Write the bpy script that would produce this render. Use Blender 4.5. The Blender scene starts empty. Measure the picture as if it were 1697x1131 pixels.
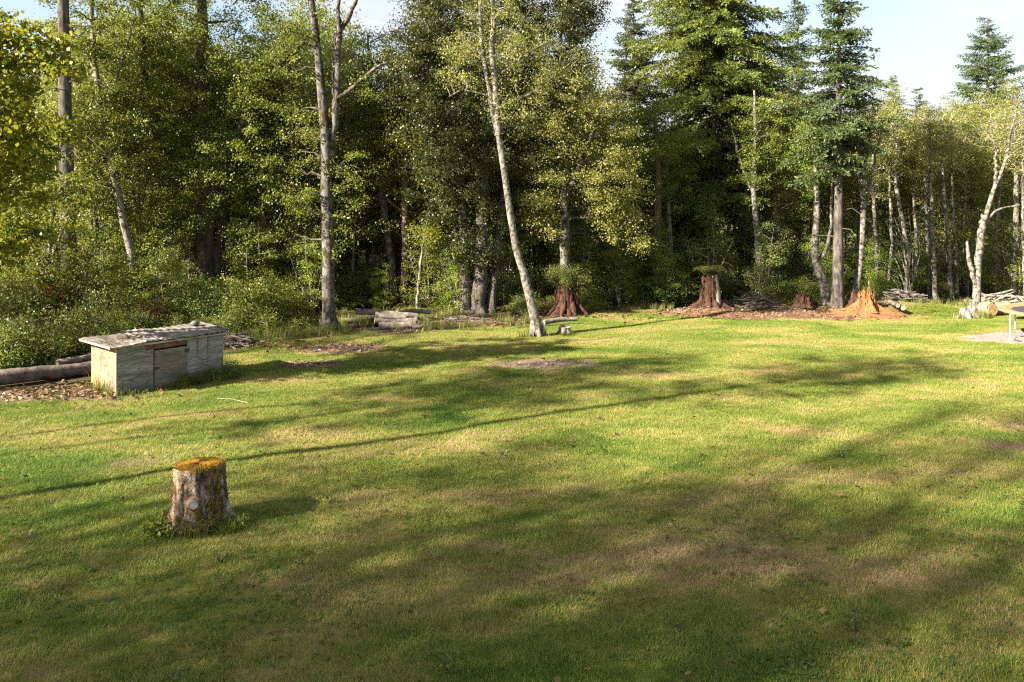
import bpy, math, random
import numpy as np

rng = np.random.default_rng(11)
random.seed(11)
S = bpy.context.scene
COL = S.collection
PI = math.pi

# ------------------------------------------------------------------ camera, sky, sun, exposure
CAM_H, FPX, HORIZ, CX = 4.1, 1250.0, 345.0, 848.5      # eye height (m), focal length and horizon in photo pixels
cam_data = bpy.data.cameras.new('camera')
cam_data.sensor_width = 36.0
cam_data.lens = FPX / 1697.0 * 36.0
cam_data.shift_y = -(565.5 - HORIZ) / 1697.0
cam_data.clip_start = 0.1
cam_data.clip_end = 2000.0
cam = bpy.data.objects.new('camera', cam_data)
cam.location = (0, 0, CAM_H)
cam.rotation_euler = (math.radians(90), 0, 0)
COL.objects.link(cam)
S.camera = cam

SUN_AZ, SUN_EL = math.radians(28.0), math.radians(31.0)   # light travels towards +x, +y by SUN_AZ
sun_data = bpy.data.lights.new('sun', 'SUN')
sun_data.energy = 5.0
sun_data.angle = math.radians(0.5)
sun_data.color = (1.0, 0.90, 0.74)
sun = bpy.data.objects.new('sun', sun_data)
COL.objects.link(sun)
from mathutils import Vector
to_sun = Vector((-math.cos(SUN_AZ) * math.cos(SUN_EL), -math.sin(SUN_AZ) * math.cos(SUN_EL), math.sin(SUN_EL)))
sun.rotation_euler = to_sun.to_track_quat('Z', 'Y').to_euler()
sun.location = (-20, -10, 25)

world = bpy.data.worlds.new('World')
S.world = world
world.use_nodes = True
wn, wl = world.node_tree.nodes, world.node_tree.links
bg = wn['Background']
bg.inputs['Strength'].default_value = 0.050
sky = wn.new('ShaderNodeTexSky')
sky.sky_type = 'NISHITA'
sky.sun_disc = False
sky.sun_elevation = SUN_EL
sky.sun_rotation = math.radians(270.0 - 28.0)
sky.air_density = 1.0
sky.dust_density = 1.4
tc = wn.new('ShaderNodeTexCoord')
mp = wn.new('ShaderNodeMapping')
mp.inputs['Scale'].default_value = (1.0, 1.0, 4.5)
mp.inputs['Rotation'].default_value = (0.15, 0.1, 0.5)
nz = wn.new('ShaderNodeTexNoise')
nz.inputs['Scale'].default_value = 2.2
nz.inputs['Detail'].default_value = 7
nz.inputs['Roughness'].default_value = 0.55
nz.inputs['Distortion'].default_value = 0.4
rp = wn.new('ShaderNodeValToRGB')
rp.color_ramp.elements[0].position = 0.38
rp.color_ramp.elements[1].position = 0.58
rp.color_ramp.elements[0].color = (0.18, 0.18, 0.18, 1)
rp.color_ramp.elements[1].color = (0.95, 0.95, 0.95, 1)
mx = wn.new('ShaderNodeMix')
mx.data_type = 'RGBA'
mx.inputs[7].default_value = (3.5, 3.55, 3.65, 1)
wl.new(tc.outputs['Generated'], mp.inputs['Vector'])
wl.new(mp.outputs[0], nz.inputs['Vector'])
wl.new(nz.outputs['Fac'], rp.inputs['Fac'])
wl.new(rp.outputs['Color'], mx.inputs[0])
wl.new(sky.outputs[0], mx.inputs[6])
wl.new(mx.outputs[2], bg.inputs['Color'])

S.view_settings.view_transform = 'Standard'
S.view_settings.look = 'None'
S.view_settings.exposure = 2.5
S.view_settings.gamma = 1.0
S.view_settings.use_curve_mapping = False
S.render.engine = 'CYCLES'
S.cycles.max_bounces = 10
S.cycles.diffuse_bounces = 6
S.cycles.transmission_bounces = 6
S.cycles.transparent_max_bounces = 4
S.cycles.use_denoising = False
S.cycles.filter_width = 1.2
S.cycles.sample_clamp_indirect = 4.0

# ------------------------------------------------------------------ geometry helpers
class MB:
    """collects vertices and faces; build() links them as ONE mesh object"""
    def __init__(self):
        self.v, self.idx, self.tot, self.r, self.mi = [], [], [], [], []
        self.n = 0
    def add(self, V, F, rnd=0.5, mi=0):
        V = np.asarray(V, dtype=np.float32).reshape(-1, 3)
        F = np.asarray(F, dtype=np.int32)
        m, k = F.shape
        self.v.append(V)
        self.idx.append((F + self.n).ravel())
        self.tot.append(np.full(m, k, np.int32))
        self.r.append(np.broadcast_to(np.asarray(rnd, np.float32), (m,)))
        self.mi.append(np.full(m, mi, np.int32))
        self.n += len(V)
    def mesh(self, name, mats, smooth=False):
        me = bpy.data.meshes.new(name)
        if self.v:
            V = np.concatenate(self.v); I = np.concatenate(self.idx); T = np.concatenate(self.tot)
            me.vertices.add(len(V)); me.vertices.foreach_set('co', V.ravel())
            me.loops.add(len(I)); me.loops.foreach_set('vertex_index', I)
            me.polygons.add(len(T))
            me.polygons.foreach_set('loop_start', np.concatenate([[0], np.cumsum(T)[:-1]]).astype(np.int32))
            me.polygons.foreach_set('material_index', np.concatenate(self.mi))
            me.polygons.foreach_set('use_smooth', np.full(len(T), smooth))
            a = me.attributes.new('rnd', 'FLOAT', 'FACE')
            a.data.foreach_set('value', np.concatenate(self.r).astype(np.float32))
            me.update(calc_edges=True)
        for m in (mats if isinstance(mats, (list, tuple)) else [mats]):
            me.materials.append(m)
        return me
    def build(self, name, mats, parent=None, smooth=False, loc=None, rotz=0.0):
        o = bpy.data.objects.new(name, self.mesh(name, mats, smooth))
        COL.objects.link(o)
        if parent is not None:
            o.parent = parent
        if loc is not None:
            o.location = loc
        o.rotation_euler.z = rotz
        return o

def tag(o, label=None, cat=None, group=None, kind=None):
    if label: o['label'] = label
    if cat: o['category'] = cat
    if group: o['group'] = group
    if kind: o['kind'] = kind
    return o

def thing(name, label, cat, loc=(0, 0, 0), rotz=0.0, group=None):
    o = bpy.data.objects.new(name, None)
    COL.objects.link(o)
    o.empty_display_size = 0.3
    o.location = loc
    o.rotation_euler = (0, 0, rotz)
    return tag(o, label, cat, group)

def dup(root, loc, rotz=0.0, scale=(1, 1, 1), label=None, group=None):
    r = root.copy(); COL.objects.link(r)
    r.location = loc; r.rotation_euler = (0, 0, rotz); r.scale = scale
    if label: r['label'] = label
    if group: r['group'] = group
    for ch in list(root.children):
        c = ch.copy(); COL.objects.link(c); c.parent = r
        for g in list(ch.children):
            d = g.copy(); COL.objects.link(d); d.parent = c
    return r

def unit(a):
    return a / np.maximum(np.linalg.norm(a, axis=-1, keepdims=True), 1e-9)

def spline(P, n):
    """Catmull-Rom through the rows of P (any number of columns), n samples"""
    P = np.asarray(P, float)
    if len(P) == 2:
        t = np.linspace(0, 1, n)[:, None]
        return P[0] * (1 - t) + P[1] * t
    Q = np.vstack([2 * P[0] - P[1], P, 2 * P[-1] - P[-2]])
    s = np.linspace(0, len(P) - 1 - 1e-6, n)
    i = s.astype(int); t = (s - i)[:, None]
    a, b, c, d = Q[i], Q[i + 1], Q[i + 2], Q[i + 3]
    return 0.5 * (2 * b + (c - a) * t + (2 * a - 5 * b + 4 * c - d) * t**2 + (3 * b - a - 3 * c + d) * t**3)

def tube(mb, P, R, sides=6, wob=0.0, mi=0, cap=False, rnd=0.5):
    P = np.asarray(P, float); R = np.broadcast_to(np.asarray(R, float), (len(P),))
    T = unit(np.gradient(P, axis=0))
    m = T.mean(0)
    ref = np.array([1.0, 0, 0]) if abs(m[0]) < 0.7 * np.linalg.norm(m) else np.array([0, 1.0, 0.0])
    U = unit(np.cross(T, ref)); V = np.cross(T, U)
    a = np.linspace(0, 2 * PI, sides, endpoint=False)
    rr = R[:, None] * np.ones(sides)
    if wob:
        rr = rr * (1 + wob * rng.normal(size=rr.shape)) * (1 + wob * rng.normal(size=(1, sides)))
    ring = P[:, None] + rr[..., None] * (np.cos(a)[None, :, None] * U[:, None] + np.sin(a)[None, :, None] * V[:, None])
    n = len(P)
    i, j = np.meshgrid(np.arange(n - 1), np.arange(sides), indexing='ij')
    jn = (j + 1) % sides
    F = np.stack([i * sides + j, i * sides + jn, (i + 1) * sides + jn, (i + 1) * sides + j], -1).reshape(-1, 4)
    mb.add(ring.reshape(-1, 3), F, rnd, mi)
    if cap:
        for k in (0, n - 1):
            base = ring[k]; c = base.mean(0)
            F3 = np.stack([np.arange(sides), (np.arange(sides) + 1) % sides, np.full(sides, sides)], -1)
            mb.add(np.vstack([base, c]), F3, rnd, mi)

def box(mb, x0, x1, y0, y1, z0, z1, mi=0, rnd=0.5):
    V = [(x0, y0, z0), (x1, y0, z0), (x1, y1, z0), (x0, y1, z0), (x0, y0, z1), (x1, y0, z1), (x1, y1, z1), (x0, y1, z1)]
    F = [(0, 3, 2, 1), (4, 5, 6, 7), (0, 1, 5, 4), (1, 2, 6, 5), (2, 3, 7, 6), (3, 0, 4, 7)]
    mb.add(V, F, rnd, mi)

def leaf_quads(mb, C, L, W, rnd=None, droop=0.15, up=0.35, mi=0):
    """diamond leaves at the rows of C"""
    n = len(C)
    a = rng.normal(size=(n, 3)); a[:, 2] -= droop; a = unit(a)
    nn = rng.normal(size=(n, 3)); nn[:, 2] += up
    b = unit(np.cross(nn, a))
    s = rng.uniform(0.65, 1.35, (n, 1))
    l, w = a * L * s, b * W * s * 0.5
    V = np.stack([C, C + l * 0.45 + w, C + l, C + l * 0.45 - w], 1).reshape(-1, 3)
    F = np.arange(4 * n).reshape(n, 4)
    if rnd is None:
        rnd = rng.random(n)
    mb.add(V, F, rnd, mi)

def G(px, py):
    """ground point seen at a photo pixel (flat ground)"""
    Y = CAM_H * FPX / (py - HORIZ)
    return (px - CX) * Y / FPX, Y

def PX(px, py, Y):
    return np.array([(px - CX) * Y / FPX, Y, CAM_H - (py - HORIZ) * Y / FPX])

def bump(x, y, cx, cy, sx, sy, h):
    return h * np.exp(-((x - cx) / sx)**2 - ((y - cy) / sy)**2)

MX, MY = G(1535, 520)
D1 = G(1178, 520); D2 = G(1435, 520); D3 = G(940, 525); D4 = G(1330, 518)
def gz(x, y):
    x = np.asarray(x, float); y = np.asarray(y, float)
    z = 0.035 * np.sin(0.55 * x + 0.9) * np.sin(0.43 * y + 0.3) + 0.02 * np.sin(1.7 * x - 0.8 * y) + 0.012 * np.sin(3.1 * x + 2.3 * y + 1) * np.sin(2.2 * y - x)
    z = z * np.clip((y - 4) / 6, 0, 1)
    z = z + bump(x, y, MX, MY + 0.6, 1.9, 0.8, 0.34)
    z = z + bump(x, y, D1[0], D1[1] + 0.2, 1.3, 0.8, 0.22) + bump(x, y, D2[0], D2[1] + 0.2, 1.2, 0.9, 0.2)
    z = z + bump(x, y, D3[0], D3[1], 0.9, 0.7, 0.12) + bump(x, y, D4[0], D4[1] + 0.3, 2.6, 0.5, 0.2)
    z = z + np.clip((y - 33) / 60, 0, 1.2) * 1.6
    return z

def g3(px, py):
    x, y = G(px, py)
    return (x, y, float(gz(x, y)))

# ------------------------------------------------------------------ materials
def new_mat(name):
    m = bpy.data.materials.new(name); m.use_nodes = True
    nt = m.node_tree
    return m, nt.nodes, nt.links, nt.nodes['Principled BSDF'], nt.nodes['Material Output']

def ramp(N, stops, interp='LINEAR'):
    r = N.new('ShaderNodeValToRGB'); cr = r.color_ramp; cr.interpolation = interp
    while len(cr.elements) < len(stops):
        cr.elements.new(0.5)
    for e, (p, c) in zip(cr.elements, stops):
        e.position = p
        e.color = (*c, 1) if not isinstance(c, (int, float)) else (c, c, c, 1)
    return r

def noise(N, L, scale, detail=4, rough=0.55, vec=None, dist=0.0):
    n = N.new('ShaderNodeTexNoise')
    n.inputs['Scale'].default_value = scale
    n.inputs['Detail'].default_value = detail
    n.inputs['Roughness'].default_value = rough
    n.inputs['Distortion'].default_value = dist
    if vec is not None:
        L.new(vec, n.inputs['Vector'])
    return n

def mixc(N, L, fac, a, b, mode='MIX'):
    m = N.new('ShaderNodeMix'); m.data_type = 'RGBA'; m.blend_type = mode
    for sock, val in ((m.inputs[0], fac), (m.inputs[6], a), (m.inputs[7], b)):
        if isinstance(val, bpy.types.NodeSocket):
            L.new(val, sock)
        elif isinstance(val, (int, float)):
            sock.default_value = val
        else:
            sock.default_value = (*val, 1)
    return m.outputs[2]

def mapping(N, L, src, scale):
    m = N.new('ShaderNodeMapping'); m.inputs['Scale'].default_value = scale
    L.new(src, m.inputs['Vector'])
    return m.outputs[0]

def leaf_mat(name, cols, trans=0.35, spec=0.25, rough=0.5):
    m, N, L, P, out = new_mat(name)
    at = N.new('ShaderNodeAttribute'); at.attribute_name = 'rnd'
    oi = N.new('ShaderNodeObjectInfo')
    k = len(cols)
    rp_ = ramp(N, [(i / (k - 1), c) for i, c in enumerate(cols)])
    L.new(at.outputs['Fac'], rp_.inputs['Fac'])
    hs = N.new('ShaderNodeHueSaturation')
    mr = N.new('ShaderNodeMapRange')
    L.new(oi.outputs['Random'], mr.inputs['Value'])
    mr.inputs['To Min'].default_value = 0.485; mr.inputs['To Max'].default_value = 0.515
    L.new(mr.outputs[0], hs.inputs['Hue'])
    mr2 = N.new('ShaderNodeMapRange')
    L.new(oi.outputs['Random'], mr2.inputs['Value'])
    mr2.inputs['To Min'].default_value = 0.8; mr2.inputs['To Max'].default_value = 1.2
    L.new(mr2.outputs[0], hs.inputs['Value'])
    L.new(rp_.outputs[0], hs.inputs['Color'])
    L.new(hs.outputs[0], P.inputs['Base Color'])
    P.inputs['Roughness'].default_value = rough * 0.85
    P.inputs['Specular IOR Level'].default_value = spec * 0.9
    tr = N.new('ShaderNodeBsdfTranslucent')
    tcol = mixc(N, L, 0.5, hs.outputs[0], (0.28, 0.26, 0.03), 'MIX')
    L.new(tcol, tr.inputs['Color'])
    ms = N.new('ShaderNodeMixShader'); ms.inputs[0].default_value = trans
    L.new(P.outputs[0], ms.inputs[1]); L.new(tr.outputs[0], ms.inputs[2])
    L.new(ms.outputs[0], out.inputs['Surface'])
    return m

def bark_mat(name, dark, light, scale=6, stretch=0.25, bumpk=0.5, lo=0.35, hi=0.65, moss=None, moss_amt=0.0, band=False):
    m, N, L, P, out = new_mat(name)
    t = N.new('ShaderNodeTexCoord')
    v = mapping(N, L, t.outputs['Object'], (1, 1, stretch))
    n1 = noise(N, L, scale, 6, 0.6, v, 0.3)
    r1 = ramp(N, [(lo, dark), (hi, light)])
    L.new(n1.outputs['Fac'], r1.inputs['Fac'])
    n2 = noise(N, L, scale * 5, 5, 0.65, v)
    col = mixc(N, L, 0.5, r1.outputs[0], ramp_out(N, L, n2.outputs['Fac'], [(0.3, 0.35), (0.75, 1.3)]), 'MULTIPLY')
    if moss is not None:
        n3 = noise(N, L, 2.2, 5, 0.6, t.outputs['Object'], 0.5)
        r3 = ramp(N, [(0.62 - moss_amt * 0.35, 0.0), (0.72 - moss_amt * 0.35, 1.0)])
        L.new(n3.outputs['Fac'], r3.inputs['Fac'])
        col = mixc(N, L, r3.outputs[0], col, moss)
    L.new(col, P.inputs['Base Color'])
    P.inputs['Roughness'].default_value = 0.9
    P.inputs['Specular IOR Level'].default_value = 0.15
    b = N.new('ShaderNodeBump'); b.inputs['Strength'].default_value = bumpk; b.inputs['Distance'].default_value = 0.04
    L.new(n2.outputs['Fac'], b.inputs['Height'])
    L.new(b.outputs[0], P.inputs['Normal'])
    return m

def ramp_out(N, L, fac, stops):
    r = ramp(N, stops); L.new(fac, r.inputs['Fac'])
    return r.outputs[0]

M = {}
M['leaf_dark'] = leaf_mat('leaf_dark_green', [(0.029, 0.049, 0.013), (0.057, 0.088, 0.022), (0.111, 0.138, 0.031), (0.232, 0.227, 0.053)], 0.26, 0.3)
M['leaf_bay'] = leaf_mat('leaf_bay_dark', [(0.014, 0.021, 0.006), (0.027, 0.035, 0.010), (0.050, 0.053, 0.014), (0.095, 0.081, 0.022)], 0.18, 0.3)
M['leaf_mid'] = leaf_mat('leaf_mid_green', [(0.039, 0.075, 0.012), (0.083, 0.134, 0.018), (0.158, 0.198, 0.029), (0.284, 0.282, 0.044)], 0.42, 0.3)
M['leaf_olive'] = leaf_mat('leaf_olive_autumn', [(0.078, 0.104, 0.019), (0.147, 0.166, 0.034), (0.235, 0.234, 0.063), (0.353, 0.322, 0.126)], 0.40, 0.3)
M['leaf_yellow'] = leaf_mat('leaf_yellow_green', [(0.069, 0.104, 0.009), (0.117, 0.153, 0.014), (0.196, 0.197, 0.014), (0.313, 0.252, 0.014)], 0.42, 0.3)
M['leaf_red'] = leaf_mat('leaf_russet', [(0.06, 0.055, 0.012), (0.16, 0.06, 0.015), (0.26, 0.09, 0.03), (0.30, 0.15, 0.07)], 0.35, 0.2)
M['needle'] = leaf_mat('fir_needles', [(0.054, 0.103, 0.034), (0.092, 0.156, 0.044), (0.146, 0.210, 0.047), (0.243, 0.280, 0.055)], 0.28, 0.25)
M['needle_blue'] = leaf_mat('fir_needles_bluish', [(0.027, 0.051, 0.024), (0.047, 0.075, 0.031), (0.072, 0.102, 0.036), (0.106, 0.123, 0.041)], 0.24, 0.25)
M['fern'] = leaf_mat('fern_fronds', [(0.042, 0.077, 0.014), (0.084, 0.126, 0.020), (0.154, 0.168, 0.031), (0.280, 0.210, 0.056)], 0.35, 0.2)
M['leaf_weed'] = leaf_mat('weed_leaves', [(0.04, 0.085, 0.012), (0.065, 0.12, 0.018), (0.10, 0.15, 0.03), (0.16, 0.18, 0.06)], 0.25, 0.3)
M['tallgrass'] = leaf_mat('long_grass', [(0.045, 0.085, 0.012), (0.085, 0.12, 0.02), (0.20, 0.18, 0.06), (0.32, 0.26, 0.12)], 0.35, 0.2)
M['bark_pale'] = bark_mat('bark_pale_alder', (0.05, 0.043, 0.034), (0.22, 0.20, 0.17), 7, 0.6, 0.4, 0.38, 0.52, (0.07, 0.06, 0.012), 0.12)
M['bark_birch'] = bark_mat('bark_silver', (0.050, 0.043, 0.033), (0.23, 0.212, 0.183), 9, 0.9, 0.5, 0.40, 0.60, (0.08, 0.065, 0.015), 0.05)
M['bark_fir'] = bark_mat('bark_fir', (0.035, 0.030, 0.026), (0.165, 0.142, 0.122), 12, 0.22, 1.0, 0.35, 0.65)
M['bark_dark'] = bark_mat('bark_dark', (0.030, 0.026, 0.020), (0.12, 0.10, 0.08), 6, 0.3, 0.7, 0.35, 0.7, (0.055, 0.05, 0.010), 0.25)
M['bark_mossy'] = bark_mat('bark_mossy', (0.026, 0.022, 0.018), (0.16, 0.15, 0.135), 8, 0.6, 0.7, 0.40, 0.60, (0.05, 0.036, 0.012), 0.22)
M['bark_tan'] = bark_mat('bark_tan', (0.045, 0.033, 0.022), (0.20, 0.145, 0.095), 6, 0.3, 0.7, 0.3, 0.65, (0.13, 0.085, 0.012), 0.2)
M['twig_pale'] = bark_mat('twig_pale', (0.17, 0.15, 0.12), (0.38, 0.34, 0.28), 8, 1, 0.0)
M['twig_dark'] = bark_mat('twig_dark', (0.05, 0.042, 0.032), (0.15, 0.125, 0.10), 8, 1, 0.0)
M['dead_wood'] = bark_mat('dead_wood', (0.07, 0.055, 0.045), (0.26, 0.22, 0.19), 5, 1, 0.4)
M['dead_dark'] = bark_mat('dead_wood_dark', (0.05, 0.04, 0.035), (0.20, 0.165, 0.14), 5, 1, 0.4)
M['rot_red'] = bark_mat('rotten_red_wood', (0.024, 0.014, 0.010), (0.105, 0.050, 0.033), 11, 0.16, 1.0)
M['rot_orange'] = bark_mat('rotten_orange_wood', (0.12, 0.048, 0.02), (0.36, 0.17, 0.068), 9, 0.14, 1.0)
M['slab_pale'] = bark_mat('weathered_slab', (0.12, 0.10, 0.085), (0.34, 0.29, 0.25), 8, 0.15, 0.8)
M['cut_wood'] = bark_mat('cut_wood', (0.20, 0.13, 0.07), (0.40, 0.27, 0.15), 8, 1, 0.3)
M['cut_grey'] = bark_mat('cut_wood_grey', (0.20, 0.16, 0.12), (0.40, 0.33, 0.27), 8, 1, 0.3)
M['log_pink'] = bark_mat('debarked_log', (0.24, 0.14, 0.10), (0.46, 0.31, 0.22), 6, 1, 0.5)

def lawn_colour(N, L):
    """lawn colour by place: green, yellowed and straw-dry patches; one recipe for soil thatch and blades"""
    g = N.new('ShaderNodeNewGeometry')
    mpn = N.new('ShaderNodeMapping'); mpn.inputs['Rotation'].default_value = (0, 0, -0.5); mpn.inputs['Scale'].default_value = (0.55, 1.15, 0.0)
    L.new(g.outputs['Position'], mpn.inputs['Vector'])
    a = noise(N, L, 0.55, 5, 0.62, mpn.outputs[0], 0.5)
    b = noise(N, L, 2.6, 4, 0.6, mpn.outputs[0], 0.2)
    s0 = N.new('ShaderNodeMath'); s0.operation = 'MULTIPLY_ADD'; s0.inputs[1].default_value = 0.28
    L.new(b.outputs['Fac'], s0.inputs[0]); L.new(a.outputs['Fac'], s0.inputs[2])
    c9 = noise(N, L, 8.0, 5, 0.7, g.outputs['Position'])
    s = N.new('ShaderNodeMath'); s.operation = 'MULTIPLY_ADD'; s.inputs[1].default_value = 0.52
    s1 = N.new('ShaderNodeMath'); s1.operation = 'SUBTRACT'; s1.inputs[1].default_value = 0.19
    L.new(c9.outputs['Fac'], s.inputs[0]); L.new(s0.outputs[0], s1.inputs[0]); L.new(s1.outputs[0], s.inputs[2])
    vm = N.new('ShaderNodeVectorMath'); vm.operation = 'MULTIPLY_ADD'           # the worn, driest part of the lawn
    vm.inputs[1].default_value = (1 / 4.2, 1 / 2.6, 0); vm.inputs[2].default_value = (-2.2 / 4.2, -8.6 / 2.6, 0)
    L.new(g.outputs['Position'], vm.inputs[0])
    ln = N.new('ShaderNodeVectorMath'); ln.operation = 'LENGTH'
    L.new(vm.outputs[0], ln.inputs[0])
    mr = N.new('ShaderNodeMapRange'); mr.inputs['From Min'].default_value = 0.2; mr.inputs['From Max'].default_value = 1.5
    mr.inputs['To Min'].default_value = 0.09; mr.inputs['To Max'].default_value = 0.0
    L.new(ln.outputs['Value'], mr.inputs['Value'])
    ss = N.new('ShaderNodeMath'); ss.operation = 'ADD'
    L.new(s.outputs[0], ss.inputs[0]); L.new(mr.outputs[0], ss.inputs[1])
    return ss.outputs[0]

def grass_mat():
    m, N, L, P, out = new_mat('lawn_blades')
    f = lawn_colour(N, L)
    at = N.new('ShaderNodeAttribute'); at.attribute_name = 'rnd'
    ad = N.new('ShaderNodeMath'); ad.operation = 'MULTIPLY_ADD'; ad.inputs[1].default_value = 0.22
    L.new(at.outputs['Fac'], ad.inputs[0]); L.new(f, ad.inputs[2])
    c = ramp_out(N, L, ad.outputs[0], GRASS_STOPS)
    L.new(c, P.inputs['Base Color'])
    P.inputs['Roughness'].default_value = 0.55
    P.inputs['Specular IOR Level'].default_value = 0.2
    tr = N.new('ShaderNodeBsdfTranslucent')
    L.new(c, tr.inputs['Color'])
    ms = N.new('ShaderNodeMixShader'); ms.inputs[0].default_value = 0.35
    L.new(P.outputs[0], ms.inputs[1]); L.new(tr.outputs[0], ms.inputs[2])
    L.new(ms.outputs[0], out.inputs['Surface'])
    return m
GRASS_STOPS = [(0.53, (0.050, 0.122, 0.014)), (0.71, (0.142, 0.205, 0.031)), (0.88, (0.250, 0.262, 0.058)), (0.99, (0.37, 0.305, 0.110)), (1.11, (0.38, 0.275, 0.150))]
M['grass'] = grass_mat()

def ground_mat():
    m, N, L, P, out = new_mat('ground')
    f = lawn_colour(N, L)
    lawn = ramp_out(N, L, f, [(0.45, (0.030, 0.060, 0.005)), (0.62, (0.085, 0.10, 0.014)), (0.78, (0.17, 0.14, 0.04)), (0.93, (0.23, 0.165, 0.085))])
    g = N.new('ShaderNodeNewGeometry')
    n1 = noise(N, L, 1.3, 6, 0.65, g.outputs['Position'])
    n2 = noise(N, L, 14, 6, 0.7, g.outputs['Position'])
    floor = ramp_out(N, L, n2.outputs['Fac'], [(0.3, (0.018, 0.014, 0.009)), (0.5, (0.05, 0.035, 0.02)), (0.7, (0.13, 0.085, 0.045))])
    floor = mixc(N, L, ramp_out(N, L, n1.outputs['Fac'], [(0.48, 0.0), (0.62, 0.6)]), floor, (0.030, 0.040, 0.010))
    dirt = ramp_out(N, L, n2.outputs['Fac'], [(0.3, (0.075, 0.045, 0.030)), (0.55, (0.16, 0.10, 0.07)), (0.75, (0.27, 0.19, 0.14))])
    ag = N.new('ShaderNodeAttribute'); ag.attribute_name = 'grass'
    ad = N.new('ShaderNodeAttribute'); ad.attribute_name = 'dirt'
    def soft(att):
        s = N.new('ShaderNodeMath'); s.operation = 'MULTIPLY_ADD'; s.inputs[1].default_value = 0.7
        L.new(n1.outputs['Fac'], s.inputs[0]); L.new(att.outputs['Fac'], s.inputs[2])
        return ramp_out(N, L, s.outputs[0], [(0.72, 0.0), (0.92, 1.0)])
    c = mixc(N, L, soft(ag), floor, lawn)
    c = mixc(N, L, soft(ad), c, dirt)
    L.new(c, P.inputs['Base Color'])
    P.inputs['Roughness'].default_value = 0.95
    P.inputs['Specular IOR Level'].default_value = 0.1
    b = N.new('ShaderNodeBump'); b.inputs['Strength'].default_value = 0.8; b.inputs['Distance'].default_value = 0.04
    L.new(n2.outputs['Fac'], b.inputs['Height']); L.new(b.outputs[0], P.inputs['Normal'])
    return m
M['ground'] = ground_mat()

def soil_mat(name, a, b, c, scale=16):
    m, N, L, P, out = new_mat(name)
    g = N.new('ShaderNodeNewGeometry')
    n2 = noise(N, L, scale, 7, 0.72, g.outputs['Position'])
    n1 = noise(N, L, 1.7, 4, 0.6, g.outputs['Position'])
    col = ramp_out(N, L, n2.outputs['Fac'], [(0.32, a), (0.52, b), (0.70, c)])
    col = mixc(N, L, 0.6, col, ramp_out(N, L, n1.outputs['Fac'], [(0.3, 0.6), (0.7, 1.25)]), 'MULTIPLY')
    L.new(col, P.inputs['Base Color'])
    P.inputs['Roughness'].default_value = 0.95; P.inputs['Specular IOR Level'].default_value = 0.1
    bp = N.new('ShaderNodeBump'); bp.inputs['Strength'].default_value = 1.0; bp.inputs['Distance'].default_value = 0.05
    L.new(n2.outputs['Fac'], bp.inputs['Height']); L.new(bp.outputs[0], P.inputs['Normal'])
    return m
M['soil_brown'] = soil_mat('soil_brown', (0.065, 0.04, 0.028), (0.14, 0.09, 0.065), (0.24, 0.165, 0.12))
M['soil_tan'] = soil_mat('soil_tan', (0.12, 0.085, 0.06), (0.25, 0.18, 0.13), (0.38, 0.29, 0.22))
M['soil_red'] = soil_mat('soil_red', (0.065, 0.036, 0.022), (0.15, 0.085, 0.052), (0.27, 0.165, 0.105))
M['sawdust'] = soil_mat('sawdust_orange', (0.11, 0.05, 0.024), (0.24, 0.12, 0.055), (0.37, 0.21, 0.10), 22)
M['gravel'] = soil_mat('gravel_grey', (0.16, 0.13, 0.12), (0.29, 0.25, 0.23), (0.40, 0.36, 0.33), 30)
M['chips'] = leaf_mat('wood_chips', [(0.05, 0.032, 0.021), (0.11, 0.072, 0.05), (0.19, 0.13, 0.09), (0.28, 0.21, 0.155)], 0.0, 0.1)
M['litter'] = leaf_mat('fallen_leaves', [(0.04, 0.027, 0.015), (0.085, 0.052, 0.024), (0.15, 0.09, 0.036), (0.22, 0.15, 0.075)], 0.15, 0.2)

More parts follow.
